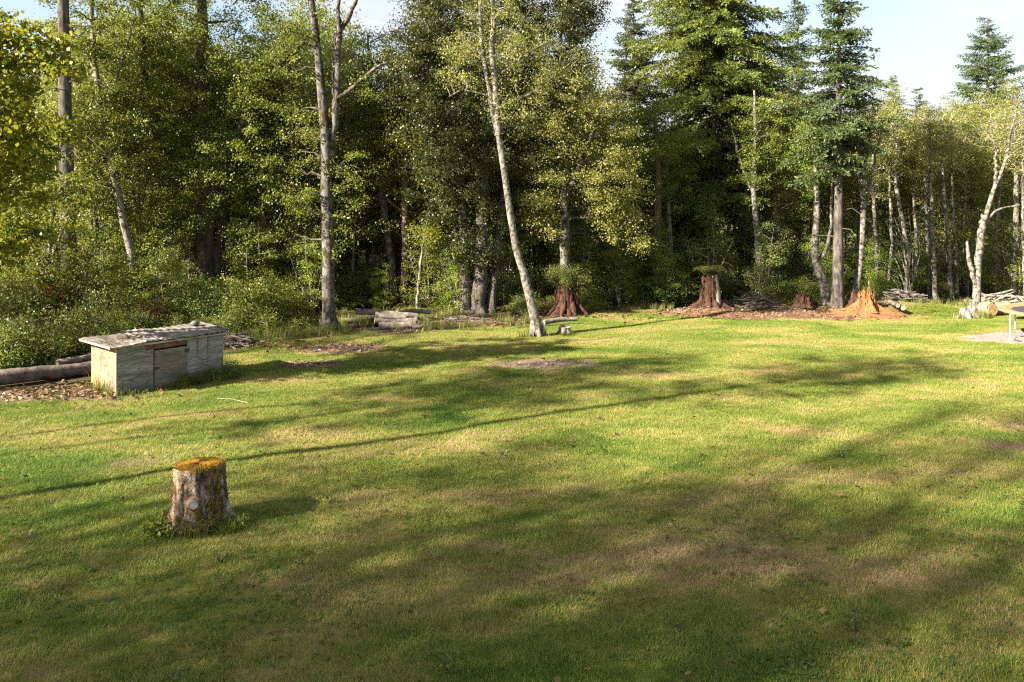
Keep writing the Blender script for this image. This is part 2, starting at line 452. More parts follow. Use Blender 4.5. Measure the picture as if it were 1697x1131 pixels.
def ply_mat(name, tint, dark, warm=0.0, axis=(1, 1, 1), seed=0.0):
    """weathered plywood: rotary-cut grain in long contour lines, knots, grey patches"""
    m, N, L, P, out = new_mat(name)
    t = N.new('ShaderNodeTexCoord')
    mpp = N.new('ShaderNodeMapping'); mpp.inputs['Scale'].default_value = axis; mpp.inputs['Location'].default_value = (seed, seed * 1.7, seed * 0.6)
    L.new(t.outputs['Object'], mpp.inputs['Vector'])
    n0 = noise(N, L, 1.2, 3, 0.5, mpp.outputs[0], 0.6)
    ml = N.new('ShaderNodeMath'); ml.operation = 'MULTIPLY'; ml.inputs[1].default_value = 34.0
    L.new(n0.outputs['Fac'], ml.inputs[0])
    fr = N.new('ShaderNodeMath'); fr.operation = 'PINGPONG'; fr.inputs[1].default_value = 1.0
    L.new(ml.outputs[0], fr.inputs[0])
    grain = ramp_out(N, L, fr.outputs[0], [(0.0, 0.15), (0.35, 0.8), (1.0, 1.0)])
    n1 = noise(N, L, 3.0, 5, 0.6, mpp.outputs[0])
    n2 = noise(N, L, 30, 4, 0.7, mpp.outputs[0])
    col = mixc(N, L, grain, dark, tint)
    col = mixc(N, L, 0.55, col, ramp_out(N, L, n1.outputs['Fac'], [(0.34, 0.25), (0.62, 1.25)]), 'MULTIPLY')
    col = mixc(N, L, 0.4, col, ramp_out(N, L, n2.outputs['Fac'], [(0.3, 0.6), (0.7, 1.3)]), 'MULTIPLY')
    if warm:
        n3 = noise(N, L, 1.6, 3, 0.5, mpp.outputs[0])
        col = mixc(N, L, ramp_out(N, L, n3.outputs['Fac'], [(0.45, 0.0), (0.65, warm)]), col, (0.36, 0.19, 0.09))
    vo = N.new('ShaderNodeTexVoronoi'); vo.inputs['Scale'].default_value = 3.4
    L.new(mpp.outputs[0], vo.inputs['Vector'])
    col = mixc(N, L, ramp_out(N, L, vo.outputs['Distance'], [(0.05, 0.85), (0.12, 0.0)]), col, (0.05, 0.035, 0.025))
    L.new(col, P.inputs['Base Color'])
    P.inputs['Roughness'].default_value = 0.85; P.inputs['Specular IOR Level'].default_value = 0.15
    b = N.new('ShaderNodeBump'); b.inputs['Strength'].default_value = 0.4; b.inputs['Distance'].default_value = 0.01
    L.new(grain, b.inputs['Height']); L.new(b.outputs[0], P.inputs['Normal'])
    return m
M['ply_a'] = ply_mat('plywood_grey', (0.235, 0.222, 0.21), (0.06, 0.05, 0.042), 0.0, (0.55, 1, 3.6), 0.3)
M['ply_b'] = ply_mat('plywood_grey_door', (0.185, 0.168, 0.148), (0.06, 0.05, 0.040), 0.25, (0.5, 1, 4.2), 2.1)
M['ply_c'] = ply_mat('plywood_pale', (0.265, 0.252, 0.24), (0.09, 0.076, 0.067), 0.0, (0.5, 1, 3.0), 4.2)
M['ply_side'] = ply_mat('plywood_side', (0.245, 0.178, 0.128), (0.10, 0.062, 0.038), 0.8, (1, 0.9, 1.2), 6.0)
M['board_red'] = bark_mat('board_red_brown', (0.08, 0.045, 0.03), (0.24, 0.14, 0.10), 5, 1.0, 0.4)
M['board_pale'] = bark_mat('board_pale', (0.26, 0.21, 0.16), (0.52, 0.45, 0.37), 6, 0.6, 0.3)

def roof_mat():
    m, N, L, P, out = new_mat('weathered_corrugated_sheet')
    t = N.new('ShaderNodeTexCoord')
    v = mapping(N, L, t.outputs['Object'], (1, 0.35, 1))
    a = noise(N, L, 2.2, 5, 0.6, v, 0.4); b = noise(N, L, 14, 5, 0.65, v)
    c = ramp_out(N, L, a.outputs['Fac'], [(0.38, (0.070, 0.054, 0.043)), (0.50, (0.145, 0.125, 0.108)), (0.66, (0.235, 0.22, 0.205))])
    c = mixc(N, L, 0.6, c, ramp_out(N, L, b.outputs['Fac'], [(0.34, 0.45), (0.66, 1.2)]), 'MULTIPLY')
    L.new(c, P.inputs['Base Color']); P.inputs['Roughness'].default_value = 0.8; P.inputs['Specular IOR Level'].default_value = 0.2
    return m
def flat_mat(name, col, rough=0.6, metal=0.0, var=0.25):
    m, N, L, P, out = new_mat(name)
    t = N.new('ShaderNodeTexCoord')
    n = noise(N, L, 12, 4, 0.6, t.outputs['Object'])
    c = mixc(N, L, 1.0, col, ramp_out(N, L, n.outputs['Fac'], [(0.3, 1 - var), (0.7, 1 + var)]), 'MULTIPLY')
    L.new(c, P.inputs['Base Color'])
    P.inputs['Roughness'].default_value = rough; P.inputs['Metallic'].default_value = metal
    return m
M['roof'] = roof_mat()
M['galv'] = flat_mat('galvanised_steel', (0.62, 0.62, 0.63), 0.4, 0.6, 0.15)
M['mat_black'] = flat_mat('jump_mat', (0.03, 0.033, 0.04), 0.7)
M['pad'] = flat_mat('edge_pad', (0.33, 0.15, 0.07), 0.7)
M['iron'] = flat_mat('rusty_iron', (0.04, 0.033, 0.03), 0.7, 0.3)
M['knot'] = flat_mat('sawn_knot', (0.20, 0.18, 0.165), 0.85, 0.0, 0.5)
M['stone'] = flat_mat('dark_stone', (0.09, 0.09, 0.095), 0.85)
M['white_stick'] = flat_mat('bleached_stick', (0.22, 0.19, 0.14), 0.8)
M['moss'] = leaf_mat('moss_ochre', [(0.10, 0.075, 0.010), (0.22, 0.14, 0.014), (0.34, 0.20, 0.02), (0.42, 0.27, 0.04)], 0.15, 0.1)

def stump_mat():
    m, N, L, P, out = new_mat('stump_bark')
    t = N.new('ShaderNodeTexCoord')
    v = mapping(N, L, t.outputs['Object'], (1, 1, 0.55))
    n1 = noise(N, L, 9, 7, 0.68, v, 0.5)
    n2 = noise(N, L, 40, 5, 0.7, v)
    n3 = noise(N, L, 3.5, 5, 0.6, t.outputs['Object'], 0.4)
    bark = ramp_out(N, L, n1.outputs['Fac'], [(0.38, (0.028, 0.020, 0.015)), (0.47, (0.10, 0.075, 0.055)), (0.56, (0.26, 0.22, 0.175)), (0.68, (0.44, 0.40, 0.34))])
    wood = ramp_out(N, L, n1.outputs['Fac'], [(0.38, (0.07, 0.040, 0.024)), (0.48, (0.23, 0.145, 0.09)), (0.60, (0.46, 0.35, 0.25))])
    at = N.new('ShaderNodeAttribute'); at.attribute_name = 'rnd'
    c = mixc(N, L, at.outputs['Fac'], bark, wood)
    c = mixc(N, L, ramp_out(N, L, n3.outputs['Fac'], [(0.56, 0.0), (0.66, 0.75)]), c, (0.16, 0.10, 0.014))
    c = mixc(N, L, 0.5, c, ramp_out(N, L, n2.outputs['Fac'], [(0.3, 0.4), (0.7, 1.35)]), 'MULTIPLY')
    L.new(c, P.inputs['Base Color'])
    P.inputs['Roughness'].default_value = 0.9; P.inputs['Specular IOR Level'].default_value = 0.12
    b = N.new('ShaderNodeBump'); b.inputs['Strength'].default_value = 0.9; b.inputs['Distance'].default_value = 0.03
    L.new(n1.outputs['Fac'], b.inputs['Height']); L.new(b.outputs[0], P.inputs['Normal'])
    return m
M['stump'] = stump_mat()

# ------------------------------------------------------------------ ground
LAWN = [(-700, 690), (0, 672), (140, 648), (250, 620), (392, 582), (470, 566), (556, 556), (650, 549), (735, 552), (790, 541), (868, 541),
        (920, 533), (985, 524), (1040, 512), (1095, 514), (1140, 527), (1210, 532), (1300, 531), (1400, 530), (1470, 524), (1490, 509),
        (1545, 503), (1600, 503), (1650, 512), (1697, 512), (1900, 512), (2100, 530)]
lawn_xy = np.array([G(*p) for p in LAWN] + [(40, 22), (40, -8), (-30, -8), (-30, 13)])
def inside(x, y, poly):
    r = np.zeros(x.shape, bool)
    xp, yp = poly[:, 0], poly[:, 1]
    j = len(poly) - 1
    for i in range(len(poly)):
        c = ((yp[i] > y) != (yp[j] > y)) & (x < (xp[j] - xp[i]) * (y - yp[i]) / (yp[j] - yp[i] + 1e-12) + xp[i])
        r ^= c
        j = i
    return r
def edge_dist(x, y, poly):
    d = np.full(x.shape, 1e9)
    for a, b in zip(poly, np.roll(poly, -1, 0)):
        ab = b - a
        t = np.clip(((x - a[0]) * ab[0] + (y - a[1]) * ab[1]) / (ab @ ab + 1e-12), 0, 1)
        d = np.minimum(d, np.hypot(x - a[0] - t * ab[0], y - a[1] - t * ab[1]))
    return d
def ell(x, y, px, py, rx, ry):
    """soft ellipse mask on the ground, px/py in photo pixels, radii in metres"""
    cx, cy = G(px, py)
    return np.clip(1.6 - 1.0 * (((x - cx) / rx)**2 + ((y - cy) / ry)**2), 0, 1)
def masks(x, y):
    d = edge_dist(x, y, lawn_xy)
    sd = np.where(inside(x, y, lawn_xy), d, -d)
    wav = 0.18 * np.sin(2.1 * x + 1.3 * y) + 0.14 * np.sin(4.7 * x - 3.1 * y)
    grass = np.clip((sd + wav) / 0.5 + 0.5, 0, 1)
    dirt = np.zeros_like(grass)
    for e in [(562, 578, 1.3, 0.65), (515, 605, 0.85, 0.42), (60, 655, 2.2, 0.7), (230, 768, 0.75, 0.3), (770, 536, 1.7, 0.7),
              (1110, 519, 1.6, 0.5), (1215, 524, 1.9, 0.7), (1320, 525, 2.2, 0.8), (1435, 525, 1.6, 0.7), (670, 552, 1.3, 0.45),
              (1728, 562, 2.1, 1.2), (1690, 745, 0.7, 0.5), (905, 605, 1.15, 0.72), (830, 565, 0.9, 0.3)]:
        dirt = np.maximum(dirt, ell(x, y, *e))
    return grass, dirt

def axis(lo, hi, step, far):
    mid = np.arange(lo, hi + step / 2, step)
    g = []
    d, s = 0.0, step
    while d < far:
        s *= 1.35; d += s; g.append(d)
    g = np.array(g)
    return np.concatenate([(lo - g)[::-1], mid, hi + g])
xs = axis(-22, 22, 0.16, 500); ys = axis(4, 34, 0.16, 700)
gx, gy = np.meshgrid(xs, ys, indexing='ij')
V = np.stack([gx, gy, gz(gx, gy)], -1).reshape(-1, 3)
nx, ny = gx.shape
ii, jj = np.meshgrid(np.arange(nx - 1), np.arange(ny - 1), indexing='ij')
F = np.stack([ii * ny + jj, (ii + 1) * ny + jj, (ii + 1) * ny + jj + 1, ii * ny + jj + 1], -1).reshape(-1, 4)
mb = MB(); mb.add(V, F)
ground = tag(mb.build('ground', M['ground'], smooth=True), kind='structure')
gm, dm = masks(V[:, 0], V[:, 1])
for nm, arr in (('grass', gm), ('dirt', dm)):
    a = ground.data.attributes.new(nm, 'FLOAT', 'POINT'); a.data.foreach_set('value', arr.astype(np.float32))

# lawn grass: short blades in tiles, strewn over the lawn by geometry nodes (one object of stuff)
def grass_tile(seed, n, hmin, hmax, rad, w):
    r = np.random.default_rng(seed)
    c = r.normal(size=(n, 2)) * rad
    h = r.uniform(hmin, hmax, n)
    ang = r.uniform(0, 2 * PI, n); lean = r.uniform(0.3, 1.5, n) * h
    ax = np.stack([np.cos(ang), np.sin(ang)], -1)
    per = np.stack([-ax[:, 1], ax[:, 0]], -1) * (w * r.uniform(0.7, 1.4, (n, 1))) / 2
    b0 = np.column_stack([c - per, np.full(n, -0.01)]); b1 = np.column_stack([c + per, np.full(n, -0.01)])
    tip = np.column_stack([c + ax * lean[:, None], h])
    V = np.stack([b0, b1, tip], 1).reshape(-1, 3)
    m = MB(); m.add(V, np.arange(3 * n).reshape(n, 3), r.random(n))
    return m.mesh('grass_tile', M['grass'])
tiles = bpy.data.collections.new('grass_tiles')
for s in range(6):
    o = bpy.data.objects.new('grass_tile', grass_tile(100 + s, 1000, 0.010, 0.033, 0.17, 0.0058) if s < 5 else grass_tile(100 + s, 420, 0.022, 0.062, 0.075, 0.0055))
    tiles.objects.link(o)

def scatter(name, surf, coll, dens, smin, smax):
    ng = bpy.data.node_groups.new(name, 'GeometryNodeTree')
    ng.interface.new_socket('Geometry', in_out='INPUT', socket_type='NodeSocketGeometry')
    ng.interface.new_socket('Geometry', in_out='OUTPUT', socket_type='NodeSocketGeometry')
    n, l = ng.nodes, ng.links
    gi = n.new('NodeGroupInput'); go = n.new('NodeGroupOutput')
    dp = n.new('GeometryNodeDistributePointsOnFaces')
    na = n.new('GeometryNodeInputNamedAttribute'); na.data_type = 'FLOAT'; na.inputs['Name'].default_value = 'dens'
    mu = n.new('ShaderNodeMath'); mu.operation = 'MULTIPLY'; mu.inputs[1].default_value = dens
    l.new(na.outputs['Attribute'], mu.inputs[0])
    l.new(gi.outputs[0], dp.inputs['Mesh']); l.new(mu.outputs[0], dp.inputs['Density'])
    ci = n.new('GeometryNodeCollectionInfo'); ci.inputs['Collection'].default_value = coll
    ci.inputs['Separate Children'].default_value = True; ci.inputs['Reset Children'].default_value = True
    ip = n.new('GeometryNodeInstanceOnPoints'); ip.inputs['Pick Instance'].default_value = True
    rv = n.new('FunctionNodeRandomValue'); rv.data_type = 'FLOAT_VECTOR'
    rv.inputs[0].default_value = (-0.06, -0.06, 0); rv.inputs[1].default_value = (0.06, 0.06, 6.283)
    rs = n.new('FunctionNodeRandomValue'); rs.data_type = 'FLOAT'
    rs.inputs[2].default_value = smin; rs.inputs[3].default_value = smax
    l.new(dp.outputs['Points'], ip.inputs['Points']); l.new(ci.outputs[0], ip.inputs['Instance'])
    l.new(rv.outputs[0], ip.inputs['Rotation']); l.new(rs.outputs[1], ip.inputs['Scale'])
    l.new(ip.outputs[0], go.inputs[0])
    md = surf.modifiers.new('scatter', 'NODES'); md.node_group = ng

lx = np.arange(-20, 22.01, 0.25); ly = np.arange(5.2, 33, 0.25)
qx, qy = np.meshgrid(lx, ly, indexing='ij')
qg, qd = masks(qx, qy)
dens = qg * (1 - 0.97 * np.clip(qd * 1.6, 0, 1))
vis = np.abs(qx) < (0.70 * qy + 1.8)                       # no blades far off to the sides
dens = dens * vis
nx2, ny2 = qx.shape
ii, jj = np.meshgrid(np.arange(nx2 - 1), np.arange(ny2 - 1), indexing='ij')
F = np.stack([ii * ny2 + jj, (ii + 1) * ny2 + jj, (ii + 1) * ny2 + jj + 1, ii * ny2 + jj + 1], -1).reshape(-1, 4)
F = F[(dens.ravel()[F] > 0.02).any(1)]
mb = MB(); mb.add(np.stack([qx, qy, gz(qx, qy)], -1).reshape(-1, 3), F)
lawn = mb.build('lawn_grass', M['grass'])
tag(lawn, 'short mown grass of the lawn, green with yellowed and dry patches', 'grass', kind='stuff')
a = lawn.data.attributes.new('dens', 'FLOAT', 'POINT'); a.data.foreach_set('value', dens.ravel().astype(np.float32))
scatter('lawn_scatter', lawn, tiles, 19.0, 0.8, 1.25)

# bare patches of soil as low mounds, with chips on them
def patch(name, px, py, rx, ry, h, mat, seed=0, kind='structure'):
    cx, cy = G(px, py)
    r = np.random.default_rng(seed)
    na, nr = 56, 10
    a = np.linspace(0, 2 * PI, na, endpoint=False)
    out = 1 + sum(r.normal() * 0.09 * np.sin(k * a + r.uniform(0, 6)) for k in range(2, 12))
    rr = np.linspace(0, 1, nr + 1)[1:]
    X = cx + rx * np.cos(a)[None] * out[None] * rr[:, None]
    Y = cy + ry * np.sin(a)[None] * out[None] * rr[:, None]
    Z = gz(X, Y) + 0.012 + h * (1 - rr[:, None]**2) + r.normal(size=X.shape) * 0.012 * (1 - rr[:, None]**4)
    Z[-1] -= 0.03
    V = np.vstack([[(cx, cy, float(gz(cx, cy)) + 0.012 + h)], np.stack([X, Y, Z], -1).reshape(-1, 3)])
    m = MB()
    j = np.arange(na); jn = (j + 1) % na
    m.add(V, np.stack([np.zeros(na, int), 1 + j, 1 + jn], -1))
    for k in range(nr - 1):
        m.add(np.zeros((0, 3)), np.stack([1 + k * na + j, 1 + (k + 1) * na + j, 1 + (k + 1) * na + jn, 1 + k * na + jn], -1) - m.n)
    return tag(m.build(name, mat, smooth=True), kind=kind)
patch('dirt_patch', 560, 578, 1.55, 0.8, 0.02, M['soil_brown'], 1)
patch('dirt_patch', 515, 605, 1.0, 0.5, 0.012, M['soil_brown'], 2)
patch('dirt_patch', 907, 605, 1.28, 0.8, 0.012, M['soil_tan'], 3)
patch('dirt_patch', 1215, 524, 2.0, 0.8, 0.05, M['soil_red'], 4)
patch('dirt_patch', 1330, 524, 2.3, 0.8, 0.05, M['soil_red'], 5)
patch('sawdust_patch', 1435, 524, 1.5, 0.95, 0.10, M['sawdust'], 6)
patch('gravel_pad', 1728, 562, 2.35, 1.4, 0.02, M['gravel'], 7)
patch('dirt_patch', 760, 535, 1.5, 0.8, 0.10, M['soil_brown'], 8)

def strew(name, label, cat, spots, n, L, W, mat, seed, flat=True):
    """small loose bits lying on the ground"""
    m = MB()
    for (px, py, rx, ry, k) in spots:
        cx, cy = G(px, py)
        q = rng.normal(size=(int(n * k), 2)) * 0.5
        x = cx + q[:, 0] * rx; y = cy + q[:, 1] * ry
        C = np.column_stack([x, y, gz(x, y) + rng.uniform(0.02, 0.07, len(x))])
        N_ = len(C)
        a = unit(rng.normal(size=(N_, 3)) * (1, 1, 0.35)); b = unit(np.cross(rng.normal(size=(N_, 3)) * (0.4, 0.4, 1), a))
        s = rng.uniform(0.4, 1.5, (N_, 1))
        l, w = a * L * s, b * W * s * 0.5
        V = np.stack([C - l / 2 - w, C + l / 2 - w, C + l / 2 + w, C - l / 2 + w], 1).reshape(-1, 3)
        m.add(V, np.arange(4 * N_).reshape(N_, 4), rng.random(N_))
    return tag(m.build(name, mat), label, cat, kind='stuff')
strew('wood_chips', 'wood chips and bark bits strewn over the bare soil patches', 'wood chips',
      [(560, 578, 1.7, 0.9, 1.2), (515, 605, 1.1, 0.5, 0.7), (907, 605, 1.3, 0.8, 0.35), (1215, 524, 2.2, 0.9, 1.5), (1330, 524, 2.6, 0.9, 1.5),
       (60, 655, 2.4, 0.8, 1.4), (760, 535, 1.6, 0.8, 1.0), (670, 552, 1.2, 0.5, 0.8), (1110, 518, 1.7, 0.5, 0.8)], 330, 0.07, 0.025, M['chips'], 1)
strew('sawdust_flakes', 'orange rotten wood flakes round the pointed orange stump', 'wood chips',
      [(1435, 524, 1.8, 1.1, 1.6), (1178, 525, 1.3, 0.7, 0.7)], 420, 0.10, 0.03, M['sawdust'], 2)
# ------------------------------------------------------------------ trees: builders
def stem_world(pts, Y, dY=0.0, n=26, wob=0.03):
    """trunk centre line from (pixel x, pixel y, width in pixels) at distance Y (drifting by dY to the tip)"""
    k = len(pts)
    A = []
    for i, (px, py, w) in enumerate(pts):
        y = Y + dY * i / max(1, k - 1)
        p = PX(px, py, y)
        A.append([*p, w * y / FPX / 2])
    A = spline(A, n)
    A[1:-1, :2] += rng.normal(size=(n - 2, 2)) * wob * 0.5
    A[:, 3] = np.maximum(A[:, 3], 0.006)
    return A

def attach_clumps(mbB, skel, ells, rt=0.045, sides=4, lift=0.12):
    """clump centres inside the ellipsoids, each joined to the wood by a bent twig; returns centres"""
    Cs = []
    for (c, r, n) in ells:
        q = unit(rng.normal(size=(n, 3))) * (rng.random((n, 1)) ** 0.42)
        Cs.append(np.asarray(c) + q * np.asarray(r))
    C = np.vstack(Cs)
    nodes = skel[:, :3].copy(); nr = skel[:, 3].copy()
    dmin = np.array([np.min(np.linalg.norm(nodes - c, axis=1)) for c in C])
    for i in np.argsort(dmin):
        c = C[i]
        d = np.linalg.norm(nodes - c, axis=1)
        pen = d + 0.9 * np.maximum(0, nodes[:, 2] - c[2] + 0.15 * d) + 0.5 * (nr < 0.012)
        j = int(np.argmin(pen)); a = nodes[j]
        ln = d[j]
        mid = (a + c) / 2 + np.array([0, 0, lift * ln]) + rng.normal(size=3) * 0.10 * ln
        t = np.linspace(0, 1, 5)[:, None]
        P = (1 - t)**2 * a + 2 * t * (1 - t) * mid + t**2 * c
        P[1:-1] += rng.normal(size=(3, 3)) * 0.035 * ln
        r0 = min(0.62 * nr[j], 0.012 + rt * ln ** 0.8)
        Rr = np.linspace(r0, 0.006, 5)
        tube(mbB, P, Rr, sides)
        nodes = np.vstack([nodes, P[2:]]); nr = np.concatenate([nr, Rr[2:]])
    return C

def crown_leaves(mbC, C, per, rc, L, W, flat=0.6, up=0.35, droop=0.15, size_var=0.35, tone=None):
    """leaves in sprays round the clump centres"""
    per, L, W, rc = per * 2.1, L * 0.72, W * 0.74, rc * 0.90
    K = len(C)
    cnt = np.maximum(3, (per * rng.uniform(1 - size_var, 1 + size_var, K))).astype(int)
    rr = rc * rng.uniform(0.6, 1.35, K)
    idx = np.repeat(np.arange(K), cnt)
    ax = unit(rng.normal(size=(K, 3)) * (1, 1, 0.35))           # each clump is stretched along a shoot
    q = rng.normal(size=(len(idx), 3)) * 0.5 * (1, 1, flat)
    q += ax[idx] * rng.uniform(-0.75, 0.75, (len(idx), 1))
    P = C[idx] + q * rr[idx][:, None]
    ct = rng.random(K) if tone is None else tone
    rnd = np.clip(0.55 * ct[idx] + 0.45 * rng.random(len(idx)) + 0.06 * rng.normal(size=len(idx)), 0, 1)
    leaf_quads(mbC, P, L, W, rnd, droop, up)

def bare_twigs(mbB, C, n, ln, r=0.006):
    for i in rng.integers(0, len(C), n):
        a = C[i]; d = rng.normal(size=3); d[2] = abs(d[2]) * 0.8 + 0.15; d = d / np.linalg.norm(d)
        l = ln * rng.uniform(0.5, 1.4)
        P = np.array([a, a + d * l * 0.5 + rng.normal(size=3) * 0.05, a + d * l + rng.normal(size=3) * 0.12])
        tube(mbB, P, [r, r * 0.8, r * 0.4], 3)

def local(A, loc):
    B = A.copy(); B[:, :3] -= np.asarray(loc); return B

def flare(mb, loc_r, sides=10, h=0.35, k=5, mi=0):
    """root buttresses at the foot of a trunk"""
    for i in range(k):
        a = 2 * PI * (i + rng.uniform(-0.25, 0.25)) / k
        d = np.array([math.cos(a), math.sin(a), 0])
        P = np.array([d * loc_r * 0.45 + (0, 0, h), d * loc_r * 0.80 + (0, 0, h * 0.35), d * loc_r * 1.25 + (0, 0, -0.06)])
        tube(mb, P, [loc_r * 0.35, loc_r * 0.42, loc_r * 0.3], 6, 0.05, mi)

def wood_tree(name, label, stems, ells, bark, twig, leaf, per=60, rc=0.45, L=0.11, W=0.07, group=None, cat='tree',
              sides=9, twigs=0, twl=0.5, flat=0.6, roots=True, rt=0.045, lift=0.12):
    """stems in world metres (x, y, z, r), first one carries the base"""
    b = stems[0][0]
    loc = (b[0], b[1], float(gz(b[0], b[1])))
    t = thing(name, label, cat, loc, 0, group)
    mt, mbb, mc = MB(), MB(), MB()
    for k, A in enumerate(stems):
        A = local(A, loc)
        if k == 0:
            A[0, 2] = min(A[0, 2], -0.1)
        tube(mt, A[:, :3], A[:, 3], sides if A[0, 3] > 0.04 else 5, 0.07)
    if roots and stems[0][0, 3] > 0.09:
        flare(mt, stems[0][0, 3] * 1.05)
    mt.build('trunk', bark, t, smooth=True)
    if ells:
        sk = np.vstack([local(A, loc)[3:] for A in stems])
        E = [((np.asarray(c) - loc), r, n) for (c, r, n) in ells]
        C = attach_clumps(mbb, sk, E, rt, 4, lift)
        if twigs:
            bare_twigs(mbb, C, twigs, twl)
        mbb.build('branches', twig, t)
        if per:
            crown_leaves(mc, C, per, rc, L, W, flat)
            mc.build('crown', leaf, t)
    return t

def E(px, py, Y, rx, ry, rz, n):
    """crown ellipsoid: centre by pixel and distance; rx, rz in pixels, ry in metres deep"""
    return (PX(px, py, Y), (rx * Y / FPX, ry, rz * Y / FPX), n)

def fir_tree(name, label, loc, H, z0, Rmax, bark, needle, rt=0.2, lean=(0, 0), droop=0.22, dens=1.0, top=0.12, group=None, shape=0.75,
             lower=0.35, gap=0.42, asym=None, cat='fir tree', dead=0):
    """conifer: trunk, whorls of drooping boughs (branches) and needle sprays (crown)"""
    t = thing(name, label, cat, loc, 0, group)
    n = 24
    s = np.linspace(0, 1, n)
    P = np.column_stack([lean[0] * s, lean[1] * s, s * H - 0.1 * (s == 0)])
    Rr = rt * (1 - s) ** 0.85 + 0.012; Rr[0] *= 1.35; Rr[1] *= 1.08
    mt, mbb, mc = MB(), MB(), MB()
    tube(mt, P, Rr, 10, 0.05)
    flare(mt, rt * 1.1)
    mt.build('trunk', bark, t, smooth=True)
    z = z0; ND, NB = [], []
    CC, AA, TN = [], [], []
    ga = rng.uniform(0, 6)
    while z < H - 0.25:
        f = (z - z0) / (H - z0)
        R0 = Rmax * ((1 - f) ** shape) * (lower + (1 - lower) * min(1, f / 0.22)) + top
        for k in range(rng.integers(3, 6)):
            ga += 2.4 + rng.normal() * 0.3
            Lb = R0 * rng.uniform(0.38, 1.22)
            if asym is not None:
                Lb *= 1 + asym * math.cos(ga)
            d = np.array([math.cos(ga), math.sin(ga), 0.0]); side = np.array([-d[1], d[0], 0.0])
            up = 0.10 + 0.45 * f + rng.normal() * 0.10
            tt = np.linspace(0, 1, 7)
            b0 = np.array([lean[0] * z / H, lean[1] * z / H, z + rng.uniform(-0.35, 0.35)])
            dr = droop * (1 - 0.6 * f) * rng.uniform(0.5, 1.6)
            pts = b0 + d * (tt * Lb)[:, None] + np.array([0, 0, 1.0]) * (up * Lb * tt - (dr + 0.25 * up) * Lb * tt**2 * 1.6 + 0.10 * Lb * tt**4)[:, None] \
                + side * (rng.normal() * 0.10 * Lb * tt**2)[:, None]
            tube(mbb, pts, np.linspace(0.012 + 0.013 * Lb, 0.005, 7), 4)
            bt = 0.35 * rng.random()
            m = max(4, int(Lb / 0.085 * dens))
            tk = np.linspace(0.16, 1.0, m)
            for sgn in (-1, 1):
                w = np.maximum(0.10, Lb * 0.42 * (1 - tk * 0.70)) * rng.uniform(0.6, 1.25, m)
                w = np.minimum(w, 0.85)
                base = np.stack([np.interp(tk, tt, pts[:, i]) for i in range(3)], -1)
                dirv = unit(d[None] * rng.uniform(0.5, 0.9, (m, 1)) + side[None] * sgn * rng.uniform(0.6, 1.0, (m, 1)) + np.array([0, 0, -0.34]) * rng.uniform(-0.3, 2.6, (m, 1)))
                cnt = np.maximum(3, (w / 0.042).astype(int))
                ix = np.repeat(np.arange(m), cnt)
                u = rng.random(len(ix))
                pos = base[ix] + dirv[ix] * (u * w[ix])[:, None]
                pos[:, 2] -= 0.16 * (u * w[ix])**1.5
                CC.append(pos); AA.append(unit(dirv[ix] + rng.normal(size=(len(ix), 3)) * 0.45)); TN.append(np.full(len(ix), bt) + 0.25 * rng.random(m)[ix])
        z += gap * rng.uniform(0.6, 1.15) * (1 - 0.45 * f)
    C = np.vstack(CC); A = np.vstack(AA)
    nn = rng.normal(size=C.shape) * (0.7, 0.7, 1) + (0, 0, 0.5)
    B = unit(np.cross(nn, A))
    ln = rng.uniform(0.07, 0.17, (len(C), 1)); wd = rng.uniform(0.020, 0.038, (len(C), 1))
    V = np.stack([C - B * wd * 0.4, C + A * ln * 0.6 - B * wd, C + A * ln, C + A * ln * 0.5 + B * wd], 1).reshape(-1, 3)
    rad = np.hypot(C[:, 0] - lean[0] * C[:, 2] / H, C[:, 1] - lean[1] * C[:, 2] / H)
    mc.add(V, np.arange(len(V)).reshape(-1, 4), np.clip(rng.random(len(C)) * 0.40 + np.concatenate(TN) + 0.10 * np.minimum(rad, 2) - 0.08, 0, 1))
    for k in range(dead):                                         # dead lower boughs without needles
        zz = rng.uniform(z0 * 0.35, z0 + 2.0); a = rng.uniform(0, 6.28); Lb = rng.uniform(0.8, 2.0)
        d = np.array([math.cos(a), math.sin(a), 0])
        p = np.array([(0, 0, zz), d * Lb * 0.5 + (0, 0, zz + 0.05), d * Lb + (0, 0, zz - 0.35)])
        p[1:] += rng.normal(size=(2, 3)) * 0.08
        tube(mbb, p, [0.022, 0.015, 0.006], 4)
    mbb.build('branches', M['twig_dark'], t)
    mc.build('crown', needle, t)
    return t

# ------------------------------------------------------------------ the trees along the lawn, left to right
Y = 16.0
wood_tree('maple_tree', 'yellow-green maple boughs reaching in at the left edge before the grey fir trunk',
          [stem_world([(-190, 625, 22), (-150, 400, 18), (-110, 200, 14), (-80, 0, 10), (-70, -150, 5)], Y),
           stem_world([(-140, 340, 10), (-70, 250, 7), (10, 180, 3)], Y), stem_world([(-115, 220, 9), (-40, 120, 6), (20, 60, 3)], Y)],
          [E(5, 270, Y, 75, 1.0, 110, 60), E(-10, 100, Y, 80, 1.0, 90, 40), E(-120, 120, Y, 110, 1.8, 190, 80), E(10, 400, Y, 60, 0.9, 60, 28), E(92, 95, Y, 42, 0.7, 50, 12), E(98, 215, Y, 36, 0.6, 30, 7)],
          M['bark_tan'], M['twig_dark'], M['leaf_yellow'], per=42, rc=0.33, L=0.13, W=0.11)

